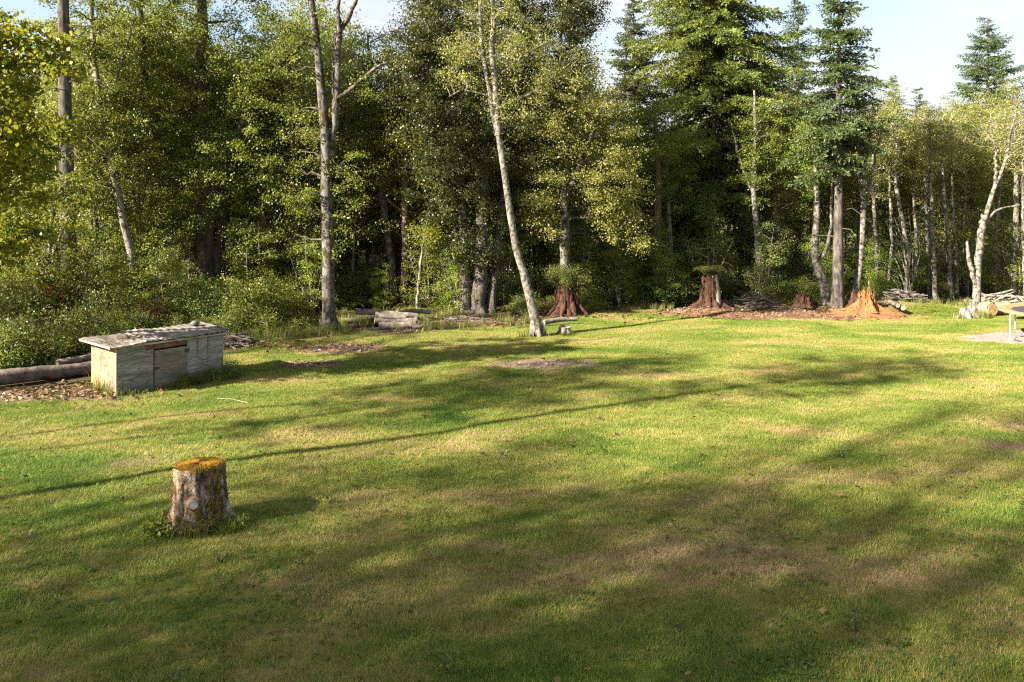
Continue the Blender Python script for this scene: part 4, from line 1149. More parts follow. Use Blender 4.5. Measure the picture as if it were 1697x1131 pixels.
# ------------------------------------------------------------------ undergrowth at the wood edge: shrubs, ferns, long grass
def shrub_proto(kind, k):
    nm = {'leafy': 'shrub', 'fern': 'fern', 'bramble': 'bramble', 'red': 'shrub'}[kind]
    t = thing(nm, 'x', nm, (far_off, 20 + 3 * k, 0))
    mbb, mc = MB(), MB()
    if kind in ('leafy', 'red'):
        st = np.vstack([free_stem(0.9, 0.012, (rng.uniform(-0.5, 0.5), rng.uniform(-0.5, 0.5)), 0.1, 6) for _ in range(5)])
        C = attach_clumps(mbb, st, [((0, 0, 0.75), (0.75, 0.75, 0.5), 26), ((0, 0, 0.35), (0.85, 0.85, 0.3), 14)], 0.02, 3)
        mbb.build('stems', M['twig_dark'], t)
        crown_leaves(mc, C, 40, 0.30, 0.07, 0.05, 0.8); bare_twigs(mbb, C, 26, 0.35, 0.005)
        mc.build('leaves', M['leaf_red'] if kind == 'red' else [M['leaf_mid'], M['leaf_dark'], M['leaf_olive']][k % 3], t)
    elif kind == 'fern':
        for f in range(16):
            a = 2 * PI * f / 16 + rng.uniform(-0.2, 0.2); ln = rng.uniform(0.7, 1.15)
            tt = np.linspace(0, 1, 18)
            d = np.array([math.cos(a), math.sin(a), 0]); sd = np.array([-d[1], d[0], 0])
            hz = rng.uniform(0.55, 0.95)
            P = d * (tt * ln * 0.75)[:, None] + np.array([0, 0, 1]) * (hz * ln * (1.5 * tt - 1.15 * tt**2.2))[:, None]
            tube(mbb, P[::3], np.linspace(0.008, 0.003, 6), 3)
            for sg in (-1, 1):
                w = 0.17 * np.sin(PI * np.clip(tt * 0.92 + 0.10, 0, 1)) ** 0.8
                tip = P + sd * (sg * w)[:, None] + d * (0.05) + rng.normal(size=P.shape) * 0.012 - np.array([0, 0, 0.03])
                b0, b1 = P - d * 0.018, P + d * 0.018
                V = np.stack([b0, b1, tip], 1)[1:].reshape(-1, 3)
                mc.add(V, np.arange(len(V)).reshape(-1, 3), np.clip(0.3 + 0.5 * rng.random() + 0.15 * rng.random(len(V) // 3), 0, 1))
        mbb.build('stems', M['twig_dark'], t)
        mc.build('fronds', M['fern'], t)
    else:
        for f in range(9):
            a = rng.uniform(0, 6.28); ln = rng.uniform(0.9, 1.8)
            tt = np.linspace(0, 1, 8)
            d = np.array([math.cos(a), math.sin(a), 0])
            P = d * (tt * ln)[:, None] + np.array([0, 0, 1]) * (ln * 0.9 * (1.5 * tt - 1.4 * tt**2))[:, None] + rng.normal(size=(8, 3)) * 0.04
            tube(mbb, P, np.linspace(0.008, 0.004, 8), 3)
            C = np.repeat(P[1:], 16, 0) + rng.normal(size=(112, 3)) * 0.10
            leaf_quads(mc, C, 0.085, 0.065, np.clip(rng.random(112) * 0.8, 0, 1))
        mbb.build('stems', M['twig_pale'], t)
        mc.build('leaves', M['leaf_mid'], t)
    return t
sp = {'leafy': [shrub_proto('leafy', k) for k in range(3)], 'fern': [shrub_proto('fern', k + 3) for k in range(3)], 'bramble': [shrub_proto('bramble', k + 6) for k in range(2)], 'red': [shrub_proto('red', 9)]}
sused = set()
def put(kind, k, x, y, sc, label, group=None):
    p = sp[kind][k % len(sp[kind])]
    loc = (x, y, float(gz(x, y)) - 0.03); rz = rng.uniform(0, 6.28)
    s = (sc * rng.uniform(0.85, 1.2), sc * rng.uniform(0.85, 1.2), sc * rng.uniform(0.8, 1.2))
    if (kind, k % len(sp[kind])) not in sused:
        sused.add((kind, k % len(sp[kind])))
        p.location = loc; p.rotation_euler = (0, 0, rz); p.scale = s; p['label'] = label
        if group: p['group'] = group
        return p
    q = dup(p, loc, rz, s, label, group)
    if group is None and 'group' in q: del q['group']
    return q
def edge_rows(kind, pts, n, rows, depth, scr, label, group):
    """plants strewn behind a line of edge pixels"""
    pts = np.array([G(*p) for p in pts])
    for i in range(n):
        u = rng.uniform(0, len(pts) - 1.001); j = int(u); f = u - j
        p = pts[j] * (1 - f) + pts[j + 1] * f
        dd = rng.uniform(*rows) * depth
        dirr = np.array([p[0], p[1]]) / np.hypot(*p)
        q = p + dirr * dd + rng.normal(size=2) * 0.15
        kk = int(rng.integers(0, 6)); f_ = rng.uniform(*scr)
        tone = ['green-leaved ', 'dark-leaved ', 'olive-leaved '][kk % 3] if kind == 'leafy' else ''
        put(kind, kk, q[0], q[1], f_ * (0.65 + 0.5 * dd / depth), describe(tone + label, q[0], q[1], f_, scr, (p[1], p[1] + depth)), group)
LE = [(-60, 640), (0, 622), (100, 600), (150, 592), (260, 578), (392, 560), (480, 548)]
ME = [(560, 532), (620, 520), (720, 522), (760, 528)]
RE = [(850, 530), (910, 522), (990, 516), (1040, 508), (1100, 508), (1150, 514)]
FE = [(1215, 513), (1280, 514), (1340, 512), (1400, 510), (1460, 505), (1520, 498), (1600, 496), (1700, 497)]
edge_rows('leafy', LE, 80, (0.05, 1), 7.5, (0.5, 1.7), 'shrub', 'shrubs in the left undergrowth')
edge_rows('bramble', LE, 60, (0, 1), 6.0, (0.6, 1.4), 'arching bramble', 'brambles in the left undergrowth')
edge_rows('fern', LE, 26, (0, 1), 3.0, (0.6, 0.9), 'fern', 'ferns at the left wood edge')
edge_rows('fern', ME, 34, (0, 1), 3.6, (0.7, 1.05), 'fern', 'ferns behind the log stack')
edge_rows('leafy', ME, 22, (0.5, 1), 6.0, (0.8, 1.3), 'shrub', 'shrubs behind the log stack')
edge_rows('leafy', RE, 40, (0, 1), 5.0, (0.7, 1.3), 'shrub', 'shrubs behind the red stumps')
edge_rows('fern', RE, 12, (0, 1), 2.0, (0.6, 0.9), 'fern', 'ferns behind the red stumps')
edge_rows('leafy', FE, 48, (0.1, 1), 6.0, (0.6, 1.2), 'shrub', 'shrubs under the alders at the right')
edge_rows('bramble', FE, 20, (0.1, 1), 3.0, (0.5, 0.8), 'arching bramble', 'brambles under the alders at the right')
for (px, py, d, sc, lab) in [(250, 560, 24.5, 0.9, 'russet-leaved shrub behind the left end of the shed roof'), (20, 560, 25.0, 1.1, 'russet-leaved shrub in the undergrowth at the left edge'), (92, 575, 24.0, 1.5, 'russet-leaved shrub by the foot of the grey fir trunk'), (150, 580, 23.0, 0.9, 'russet-leaved shrub right of the grey fir trunk above the shed'),
                             (60, 590, 22.0, 0.8, 'russet-leaved low shrub at the far left of the undergrowth')]:
    put('red', 0, (px - CX) * d / FPX, d, sc, lab)

def grass_clumps(name, label, spots, hh, mat, kind='stuff', cat='grass', w=0.012):
    """long grass: bent two-piece blades in tufts"""
    m = MB()
    for (px, py, rx, ry, n) in spots:
        cx, cy = G(px, py)
        k = max(1, n // 30)
        tc_ = rng.normal(size=(k, 2)) * 0.5 * (rx, ry) + (cx, cy)
        c = np.repeat(tc_, 30, 0) + rng.normal(size=(k * 30, 2)) * 0.07
        N_ = len(c)
        h = hh * rng.uniform(0.45, 1.25, (N_, 1)); a = rng.uniform(0, 2 * PI, N_)
        d = np.column_stack([np.cos(a), np.sin(a), np.zeros(N_)]); s = np.column_stack([-np.sin(a), np.cos(a), np.zeros(N_)]) * w * rng.uniform(0.6, 1.3, (N_, 1)) / 2
        b = np.column_stack([c, gz(c[:, 0], c[:, 1]) - 0.01])
        ln = rng.uniform(0.1, 0.6, (N_, 1)) * h
        mpt = b + np.array([0, 0, 1]) * h * 0.6 + d * ln * 0.35
        tp = b + np.array([0, 0, 1]) * h * rng.uniform(0.75, 1.0, (N_, 1)) + d * ln
        V = np.stack([b - s, b + s, mpt + s * 0.8, mpt - s * 0.8, tp], 1).reshape(-1, 3)
        o = (np.arange(N_) * 5)[:, None]
        r_ = np.clip(rng.random(N_), 0, 1)
        n0 = m.n
        m.add(V, o + np.array([[0, 1, 2, 3]]), r_)
        m.add(np.zeros((0, 3)), o + np.array([[3, 2, 4]]) + n0 - m.n, r_)
    o = m.build(name, mat)
    return tag(o, label, cat, kind=kind)
grass_clumps('long_grass', 'long uncut grass along the wood edge behind the log stack',
             [(430, 556, 3.0, 0.9, 1600), (480, 560, 2.0, 0.7, 900), (600, 540, 1.6, 0.8, 1300), (560, 535, 2.5, 1.0, 1600), (650, 525, 2.6, 0.8, 1500), (735, 528, 1.0, 0.6, 700),
              (700, 545, 2.0, 0.7, 900), (840, 535, 1.2, 0.6, 500), (20, 610, 1.0, 1.2, 800), (1500, 512, 2.2, 0.8, 900), (1580, 508, 2.2, 0.9, 900), (1660, 508, 2.4, 0.6, 900), (1060, 512, 1.6, 0.5, 500), (546, 553, 0.6, 0.35, 420), (889, 557, 0.45, 0.28, 300), (1614, 529, 0.6, 0.3, 300), (1414, 518, 0.4, 0.3, 150)],
             0.34, M['tallgrass'])
strew('fallen_leaves', 'fallen autumn leaves scattered thinly over the lawn', 'leaves',
      [(300, 760, 6, 5, 1), (900, 800, 7, 6, 1), (1300, 900, 6, 5, 1), (700, 650, 10, 6, 1), (1300, 600, 12, 8, 1), (250, 700, 6, 4, 1)], 130, 0.045, 0.035, M['litter'], 5)
def lawn_weeds(n):
    m = MB()
    y = 6.3 + 13.5 * rng.random(n * 3) ** 1.3; x = (rng.random(n * 3) - 0.5) * 1.42 * y
    cl = np.sin(1.3 * x + 2.0 * np.sin(0.7 * y)) * np.sin(1.1 * y + 1.5 * np.sin(0.9 * x)) + 0.45 * rng.normal(size=n * 3)
    o = np.argsort(-cl)[:n]; x, y = x[o], y[o]
    k = 7
    c = np.column_stack([x, y, gz(x, y) + 0.012]).repeat(k, 0) + rng.normal(size=(n * k, 3)) * (0.012, 0.012, 0.002)
    a = rng.uniform(0, 2 * PI, n * k); el = rng.uniform(0.1, 0.7, n * k); l = rng.uniform(0.02, 0.055, (n * k, 1))
    d = np.column_stack([np.cos(a) * np.cos(el), np.sin(a) * np.cos(el), np.sin(el)]); s_ = np.column_stack([-np.sin(a), np.cos(a), np.zeros(n * k)])
    V = np.stack([c, c + d * l * 0.5 + s_ * l * 0.22, c + d * l + (0, 0, -0.004), c + d * l * 0.5 - s_ * l * 0.22], 1).reshape(-1, 3)
    m.add(V, np.arange(4 * n * k).reshape(-1, 4), np.clip(rng.random(n).repeat(k) * 0.6 + 0.25 * rng.random(n * k), 0, 1))
    return tag(m.build('lawn_weeds', M['leaf_weed']), 'low leafy weeds and clover growing among the lawn grass', 'weeds', kind='stuff')
lawn_weeds(4800)
strew('leaf_litter', 'brown leaf litter on the bare ground before the log and under the wood edge', 'leaves',
      [(60, 655, 3.0, 1.0, 0.8), (430, 575, 3.0, 1.0, 1), (770, 535, 2.4, 1.2, 1), (1300, 518, 8, 1.6, 2.5), (950, 525, 4, 1.4, 1)], 500, 0.08, 0.05, M['litter'], 6)

# ------------------------------------------------------------------ the plywood shed
U = math.radians(50)
FLx, FLy = G(195, 657)
sl = (FLx, FLy, float(gz(FLx, FLy)) - 0.02)
shed = thing('plywood_shed', 'low weathered plywood shed with corrugated flat roof on the lawn', 'shed', sl, U)
W_, D_, H_ = 2.45, 1.36, 1.10
def part(name, mat, boxes, parent=shed, rnd=0.5, smooth=False):
    m = MB()
    for b in boxes: box(m, *b)
    return m.build(name, mat, parent, smooth)
part('plywood_panel', M['ply_a'], [(0.0, 0.775, 0, 0.016, 0.0, H_)])
part('plywood_panel', M['ply_c'], [(1.555, 2.06, 0.0, 0.016, 0.02, H_ - 0.01)])
part('plywood_panel', M['ply_c'], [(2.066, W_, 0.003, 0.019, 0.0, H_ - 0.01)])
door = part('door', M['ply_b'], [(0.795, 1.54, -0.016, 0.002, 0.075, 0.895)])
part('latch', M['iron'], [(0.80, 0.90, -0.030, -0.017, 0.47, 0.51), (0.83, 0.86, -0.044, -0.031, 0.46, 0.52)], door)
part('hinge', M['iron'], [(1.49, 1.60, -0.026, -0.017, 0.76, 0.83)], door)
part('hinge', M['iron'], [(1.49, 1.60, -0.026, -0.017, 0.18, 0.25)], door)
part('header_board', M['board_red'], [(0.60, 1.56, -0.012, 0.006, 0.93, 1.03)])
part('header_board', M['board_pale'], [(0.70, 1.55, -0.004, 0.010, 1.035, H_)])
part('floor_board', M['ply_a'], [(0.02, W_ - 0.02, 0.03, D_ - 0.02, 0.01, 0.03)])
part('sill_board', M['ply_a'], [(0.78, 1.553, 0.0, 0.014, 0.0, 0.062)])
part('batten', M['ply_a'], [(1.80, 1.825, -0.014, -0.001, 0.62, 1.05)])
part('batten', M['ply_a'], [(2.05, 2.082, -0.014, -0.001, 0.55, 1.07)])
part('side_wall', M['ply_side'], [(-0.018, -0.002, 0.0, D_ * 0.62, 0.0, H_)])
part('side_wall', M['ply_side'], [(-0.020, -0.004, D_ * 0.62 + 0.004, D_, 0.02, H_ - 0.01)])
part('corner_post', M['board_pale'], [(-0.035, -0.019, -0.004, 0.045, 0.0, H_)])
part('side_wall', M['ply_a'], [(W_ + 0.002, W_ + 0.018, 0.02, D_, 0.0, H_)])
part('back_wall', M['ply_a'], [(0.0, W_, D_ + 0.002, D_ + 0.018, 0.0, H_)])
part('rafter', M['board_pale'], [(-0.14, W_ + 0.16, -0.075, -0.035, 1.058, 1.098)])
part('rafter', M['board_pale'], [(-0.14, W_ + 0.16, D_ + 0.03, D_ + 0.07, 1.055, 1.098)])
def roof_sheet(x0, x1, y0, y1, z0, z1, amp, skew=0.0):
    m = MB()
    nxr = int((x1 - x0) / 0.014); nyr = 12
    x = np.linspace(x0, x1, nxr); y = np.linspace(0, 1, nyr)
    XX, YY = np.meshgrid(x, y, indexing='ij')
    e = 0.03 * np.sin(5.2 * XX + x0 * 7) + 0.010 * rng.normal(size=(nxr, 1))
    yy = y0 + (y1 - y0) * YY + e * (1 - YY) + skew * XX * (YY - 0.5)
    zz = z0 + (z1 - z0) * YY + amp * np.sin(2 * PI * XX / 0.145 + 0.6 * np.sin(2.1 * XX)) + 0.010 * np.sin(3.3 * XX + 4 * YY + x0) + 0.003 * np.sin(9 * YY + 23 * XX)
    top = np.stack([XX, yy, zz], -1).reshape(-1, 3)
    i, j = np.meshgrid(np.arange(nxr - 1), np.arange(nyr - 1), indexing='ij')
    Fq = np.stack([i * nyr + j, (i + 1) * nyr + j, (i + 1) * nyr + j + 1, i * nyr + j + 1], -1).reshape(-1, 4)
    m.add(top, Fq); k = m.n
    m.add(top - (0, 0, 0.010), Fq[:, ::-1])
    i = np.arange(nxr - 1)
    for jj_ in (0, nyr - 1):
        a = i * nyr + jj_; b = (i + 1) * nyr + jj_
        m.add(np.zeros((0, 3)), np.stack([a, b, b + k, a + k], -1) - m.n)
    j = np.arange(nyr - 1)
    for ii_ in (0, nxr - 1):
        a = ii_ * nyr + j; b = a + 1
        m.add(np.zeros((0, 3)), np.stack([b, a, a + k, b + k], -1) - m.n)
    m.build('roof_sheet', M['roof'], shed, smooth=True)
roof_sheet(-0.22, 0.62, -0.16, D_ + 0.14, 1.118, 1.150, 0.004)
roof_sheet(0.52, 1.30, -0.12, D_ + 0.20, 1.135, 1.168, 0.009, 0.01)
roof_sheet(1.20, 1.98, -0.13, D_ + 0.15, 1.128, 1.165, 0.008, -0.01)
roof_sheet(1.90, W_ + 0.22, -0.15, D_ + 0.12, 1.140, 1.172, 0.006)
part('roof_edge', M['board_pale'], [(-0.236, -0.222, -0.17, D_ + 0.12, 1.085, 1.130)])
mb = MB()
n = 80
q = np.column_stack([rng.normal(size=n) * 0.35 + 0.25, rng.uniform(-0.1, 0.7, n), 1.16 + rng.uniform(0, 0.03, n)])
q[70:, 0] = rng.uniform(-0.1, 2.5, n - 70); q[70:, 1] = rng.uniform(0, 1.4, n - 70); q[70:, 2] += 0.035
leaf_quads(mb, q, 0.05, 0.035, rng.random(n) * 0.6, 0, 2.5)
tag(mb.build('roof_litter', M['litter'], shed), kind='stuff')
# a dark stone on the roof's far right corner
m = MB()
def stone(mb, c, r, sq=(1, 0.8, 0.6), n=10):
    th = np.linspace(0, PI, n); ph = np.linspace(0, 2 * PI, 14, endpoint=False)
    T, Pp = np.meshgrid(th, ph, indexing='ij')
    rr = r * (1 + 0.10 * np.sin(3 * Pp + c[0] * 9) * np.sin(T) + 0.08 * np.sin(5 * T + 2 * Pp))
    X = np.stack([c[0] + sq[0] * rr * np.sin(T) * np.cos(Pp), c[1] + sq[1] * rr * np.sin(T) * np.sin(Pp), c[2] + sq[2] * rr * np.cos(T)], -1).reshape(-1, 3)
    i, j = np.meshgrid(np.arange(n - 1), np.arange(14), indexing='ij'); jn = (j + 1) % 14
    mb.add(X, np.stack([i * 14 + j, (i + 1) * 14 + j, (i + 1) * 14 + jn, i * 14 + jn], -1).reshape(-1, 4))
stone(m, (0, 0, 0), 0.11)
cu, su = math.cos(U), math.sin(U)
lx_, ly_ = 2.28, 1.05
o = m.build('stone', M['stone'], None, True, (sl[0] + lx_ * cu - ly_ * su, sl[1] + lx_ * su + ly_ * cu, sl[2] + 1.23))
tag(o, 'small dark stone lying on the far right corner of the shed roof', 'stone')
# plants along the shed foot, grass stalks leaning on its front
def shed_pt(lx_, ly_):
    return sl[0] + lx_ * cu - ly_ * su, sl[1] + lx_ * su + ly_ * cu
def foot_grass():
    m = MB()
    for i in range(520):
        u_ = rng.random()
        lx_ = rng.uniform(0.0, 2.9) if u_ < 0.7 else rng.uniform(1.4, 2.9)
        ly_ = -abs(rng.normal() * 0.16) - 0.03
        hh = rng.uniform(0.10, 0.24) * (1.5 if lx_ > 1.3 else 0.9) * (2.0 if rng.random() < 0.06 else 1)
        if rng.random() < 0.2: lx_, ly_ = -0.04 - abs(rng.normal() * 0.10), rng.uniform(-0.1, 1.3)
        x, y = shed_pt(lx_, ly_); z = float(gz(x, y))
        a = rng.uniform(0, 6.28); d = np.array([math.cos(a), math.sin(a), 0]); s = np.array([-d[1], d[0], 0]) * 0.006
        b = np.array([x, y, z - 0.01]); mp_ = b + (0, 0, hh * 0.6) + d * hh * 0.12; tp = b + (0, 0, hh) + d * hh * rng.uniform(0.2, 0.7)
        n0 = m.n
        m.add([b - s, b + s, mp_ + s, mp_ - s, tp], [[0, 1, 2, 3]], rng.random() * 0.6)
        m.add(np.zeros((0, 3)), np.array([[3, 2, 4]]) + n0 - m.n, rng.random() * 0.6)
    return tag(m.build('foot_grass', M['tallgrass']), 'unmown grass fringe along the foot of the shed', 'grass', kind='stuff')
foot_grass()
for k, (lx_, ly_, sc) in enumerate([(1.35, -0.2, 0.30), (1.75, -0.24, 0.36), (2.1, -0.24, 0.34), (2.45, -0.24, 0.40), (2.7, 0.1, 0.32)]):
    x, y = shed_pt(lx_, ly_)
    put('leafy', k % 2, x, y, sc, ['low weed under the shed door', 'low weed right of the shed door', 'low weed under the pale right panel of the shed', 'weed at the right front corner of the shed', 'weed round the right end of the shed'][k])

# ------------------------------------------------------------------ logs, stacks, brush
def log(name, label, a, b, r0, r1, bark, cut, group=None, cat='log', sides=14, wob=0.03, moss=None, bend=0.03):
    a = np.asarray(a, float); b = np.asarray(b, float)
    o = thing(name, label, cat, tuple((a + b) / 2 - (0, 0, r0)), 0, group)
    c0 = np.array(o.location)
    n = 14
    s = np.linspace(0, 1, n)[:, None]
    P = a * (1 - s) + b * s - c0
    P += np.sin(s * PI) * rng.normal(size=3) * bend + rng.normal(size=(n, 3)) * 0.006
    m = MB(); tube(m, P, np.linspace(r0, r1, n) * (1 + rng.normal(size=n) * 0.02), sides, wob)
    m.build('bark', bark, o, smooth=True)
    for e, q, r in ((0, P[0], r0), (1, P[-1], r1)):
        d = unit((P[0] - P[1]) if e == 0 else (P[-1] - P[-2]))
        m = MB(); tube(m, np.array([q - d * 0.03, q + d * 0.006]), [r * 0.93, r * 0.90], sides, 0.02, cap=True)
        m.build('cut_face', cut, o)
    return o
gx0, gy0 = G(-130, 660); gx1, gy1 = G(150, 622)
log('log', 'long fallen grey log lying left of the shed', (gx0, gy0, 0.15), (gx1, gy1, 0.16), 0.19, 0.165, M['dead_dark'], M['cut_grey'], bend=0.06)
log('log', 'flat broken slab of wood behind the long fallen log', (G(95, 612)[0], G(95, 612)[1], 0.16), (G(165, 603)[0], G(165, 603)[1], 0.24), 0.10, 0.07, M['dead_wood'], M['cut_grey'])
stack = [  # (px, py, distance) of both ends, radius
    ('lowest front log of the stack, pale grey', (628, 541, 25.4), (688, 536, 25.6), 0.15, 'dead_wood'),
    ('second log from below at the front of the stack', (622, 531, 25.7), (692, 530, 25.9), 0.13, 'dead_dark'),
    ('thick lowest log at the back of the stack', (624, 536, 26.1), (694, 537, 26.2), 0.15, 'dead_dark'),
    ('short log on the stack with its end towards the lawn', (622, 522, 25.75), (672, 527, 26.0), 0.12, 'dead_wood'),
    ('middle log of the stack, dark and mossy', (628, 523, 26.05), (696, 531, 26.2), 0.12, 'dead_dark'),
    ('long log along the top of the stack jutting out left', (590, 516, 25.9), (692, 524, 26.1), 0.115, 'dead_wood'),
    ('log trailing off low to the left behind the stack', (566, 532, 26.4), (628, 525, 26.5), 0.10, 'dead_dark'),
    ('thin log lying in front of the right end of the stack', (684, 543, 25.3), (711, 540, 25.4), 0.075, 'dead_wood'),
    ('mossy log at the back right of the stack', (660, 519, 26.6), (714, 518, 26.8), 0.10, 'dead_dark')]
for (lab, a, b, r, mt_) in stack:
    log('log', lab, PX(*a), PX(*b), r * 0.9, r * 0.75, M[mt_], M['slab_pale'], 'logs of the stack at the wood edge', sides=12, wob=0.05)
log('log', 'short white offcut of wood on the soil before the log stack', PX(664, 552, 24.9), PX(674, 551, 24.9), 0.05, 0.045, M['white_stick'], M['cut_wood'], sides=8)
log('log', 'grey log lying between the shrub-topped stump and the leaning silver tree', PX(902, 534, 26.2), PX(956, 529, 26.6), 0.09, 0.06, M['dead_wood'], M['cut_grey'])
log('log', 'short thick cut log with orange end face at right', PX(1630, 511, 28.6), PX(1646, 513, 28.2), 0.24, 0.24, M['cut_wood'], M['cut_wood'])
log('log', 'long debarked pinkish log behind the trampoline', PX(1646, 511, 28.9), PX(1673, 511, 28.9), 0.23, 0.22, M['log_pink'], M['cut_wood'])
log('log', 'orange log right behind the trampoline mat', PX(1678, 513, 27.6), PX(1735, 512, 27.9), 0.22, 0.22, M['cut_wood'], M['cut_wood'])
x, y = G(385, 664); x2, y2 = G(410, 669)
m = MB(); tube(m, np.array([(x - 0.35, y + 0.05, gz(x, y) + 0.035), (x, y, gz(x, y) + 0.035), (x2, y2, gz(x2, y2) + 0.03)]), [0.008, 0.007, 0.006], 6, 0.1, cap=True)
tag(m.build('stick', M['white_stick']), 'thin bleached stick lying on the lawn right of the shed', 'stick')

def brush(name, label, px, py, L, W, H, n, r, mat, ln, seed, ends=0):
    loc = g3(px, py)
    o = thing(name, label, 'brush pile', loc)
    m = MB()
    for i in range(n):
        c = np.array([rng.normal() * L * 0.27, rng.normal() * W * 0.3, 0])
        c[2] = rng.random() * H * max(0.1, 1 - (c[0] / (L * 0.62))**2) * max(0.15, 1 - (c[1] / (W * 0.7))**2) + 0.03
        a = rng.normal() * 0.5 + (PI if rng.random() < 0.5 else 0); tl = rng.normal() * 0.16
        d = np.array([math.cos(a), math.sin(a) * 0.7, tl]); l = ln * rng.uniform(0.4, 1.2)
        p = np.array([c - d * l / 2, c + rng.normal(size=3) * 0.05, c + d * l / 2]); p[:, 2] = np.maximum(p[:, 2], 0.02)
        rr = r * rng.uniform(0.5, 1.5)
        tube(m, p, [rr, rr * 0.9, rr * 0.6], 5, 0.08)
    k = m.build('sticks', mat, o); k['kind'] = 'stuff'
    return o
brush('brush_pile', 'small pile of grey sticks right of the shed at the wood edge', 392, 574, 1.1, 0.8, 0.35, 90, 0.018, M['dead_dark'], 0.6, 1)
brush('brush_pile', 'dark heap of cut branches left of the grassy mound', 1495, 513, 1.35, 0.9, 0.55, 150, 0.026, M['dead_dark'], 0.95, 2)
brush('brush_pile', 'pale heap of branches piled behind the cut logs at right', 1656, 506, 1.75, 0.8, 0.5, 220, 0.026, M['twig_pale'], 1.1, 3)
brush('brush_pile', 'twiggy brown brush under the boughs between the red stumps', 1245, 514, 2.4, 1.0, 0.5, 150, 0.014, M['dead_dark'], 0.9, 4)
brush('brush_pile', 'low scatter of dead twigs by the bank left of the leaning silver tree', 762, 535, 1.8, 0.9, 0.22, 90, 0.014, M['dead_wood'], 0.7, 5)
for (px, py, r, lab) in [(1488, 507, 0.085, 'left of the two cut stick ends'), (1497, 511, 0.10, 'right of the two cut stick ends')]:
    c = PX(px, py, 28.4)
    log('log', lab.replace('of the two cut stick ends', 'round log end facing out of the dark brush heap'), c, c + (0.15, 0.9, 0.03), r, r, M['dead_dark'], M['cut_grey'], sides=10)

# ------------------------------------------------------------------ stumps
def fluted(mb, H, r0, r1, na=56, nz=22, flute=0.10, fl_n=(3, 5, 8), flarek=0.0, flarep=3.0, rag=None, tilt=(0, 0), seed=0, rnd=None, wobble=0.02, inner=0.0):
    """stump body: fluted sides, flared foot, top edge ragged by rag(angle); inner > 0 hollows it"""
    r = np.random.default_rng(seed)
    a = np.linspace(0, 2 * PI, na, endpoint=False)
    fl = sum(r.normal() * np.sin(k * a + r.uniform(0, 6)) / math.sqrt(len(fl_n)) for k in fl_n)
    fine = r.normal(size=na)
    hgt = H * (np.ones(na) if rag is None else rag(a))
    s = np.linspace(0, 1, nz)[:, None]
    rad = r0 + (r1 - r0) * s + flarek * (1 - s) ** flarep * (1 + 0.55 * fl[None])
    rad = rad * (1 + flute * fl[None] * (0.4 + 0.6 * (1 - s)) + 0.03 * fine[None]) + r.normal(size=(nz, na)) * wobble
    X = rad * np.cos(a)[None]; Y_ = rad * np.sin(a)[None]
    Z = s * hgt[None] - 0.04 + (tilt[0] * X + tilt[1] * Y_) * s
    V = np.stack([X, Y_, Z], -1).reshape(-1, 3)
    i, j = np.meshgrid(np.arange(nz - 1), np.arange(na), indexing='ij'); jn = (j + 1) % na
    Fq = np.stack([i * na + j, i * na + jn, (i + 1) * na + jn, (i + 1) * na + j], -1).reshape(-1, 4)
    rv = 0.5 if rnd is None else rnd(a)[None].repeat(nz - 1, 0).ravel()
    mb.add(V, Fq, rv)
    top = V[-na:]
    c = top.mean(0)
    if inner:
        lower = top * (inner, inner, 1) ; lower[:, 2] = top[:, 2].min() * 0.75
        ring = np.vstack([top, lower]); jj_ = np.arange(na); jn_ = (jj_ + 1) % na
        mb.add(ring, np.stack([jj_, jn_, na + jn_, na + jj_], -1), 0.8)
        top = lower; c = lower.mean(0)
    mb.add(np.vstack([top, c]), np.stack([np.arange(na), (np.arange(na) + 1) % na, np.full(na, na)], -1), 0.8)
    return a, rad, V

sx, sy = G(330, 869)
SL = (sx, sy, float(gz(sx, sy)))
stump = thing('tree_stump', 'cut tree stump with orange moss top alone on the front lawn', 'tree stump', SL)
mb = MB()
def wood_face(a):
    w = np.exp(-((np.angle(np.exp(1j * (a - math.radians(225))))) / 0.30)**2) * 0.95 + np.exp(-((np.angle(np.exp(1j * (a - math.radians(190))))) / 0.35)**2) * 0.5
    w += np.exp(-((np.angle(np.exp(1j * (a - math.radians(258))))) / 0.12)**2) * 0.7
    return np.clip(w, 0, 1)
a, rad, V = fluted(mb, 0.80, 0.305, 0.29, 120, 40, 0.12, (3, 5, 7, 11, 14, 19), 0.05, 3.5, None, (0.02, -0.05), 4, wood_face, 0.007)
mb.build('bark', M['stump'], stump, smooth=True)
top = V.reshape(40, 120, 3)[-1]
# moss cap: domed sheet with a fuzz of upright tips
mb = MB()
nr = 9; cc = top.mean(0)
rings = []
for k in range(nr):
    f = 1.03 * (1 - k / nr)
    p = cc + (top - cc) * f
    p[:, 2] += 0.012 + 0.022 * (1 - f**4) + rng.normal(size=120) * 0.005 - (0.03 if k == 0 else 0)
    rings.append(p)
Vc = np.vstack(rings + [[cc + (0, 0, 0.035)]])
j = np.arange(120); jn = (j + 1) % 120
for k in range(nr - 1):
    mb.add(Vc if k == 0 else np.zeros((0, 3)), np.stack([k * 120 + j, k * 120 + jn, (k + 1) * 120 + jn, (k + 1) * 120 + j], -1) - (0 if k == 0 else mb.n), 0.3 + 0.4 * rng.random(120))
mb.add(np.zeros((0, 3)), np.stack([(nr - 1) * 120 + j, (nr - 1) * 120 + jn, np.full(120, nr * 120)], -1) - mb.n, 0.5)
n = 2600
f = np.sqrt(rng.random(n)) * 1.04; q = rng.integers(0, 120, n)
p = cc + (top[q] - cc) * f[:, None]; p[:, 2] += 0.028
over = rng.random(n) < 0.16
p[over, 2] -= rng.random(over.sum()) * 0.16
leaf_quads(mb, p - (0, 0, 0.012), 0.018, 0.012, rng.random(n), -0.2, 0.8)
mb.build('moss_cap', M['moss'], stump, smooth=False)
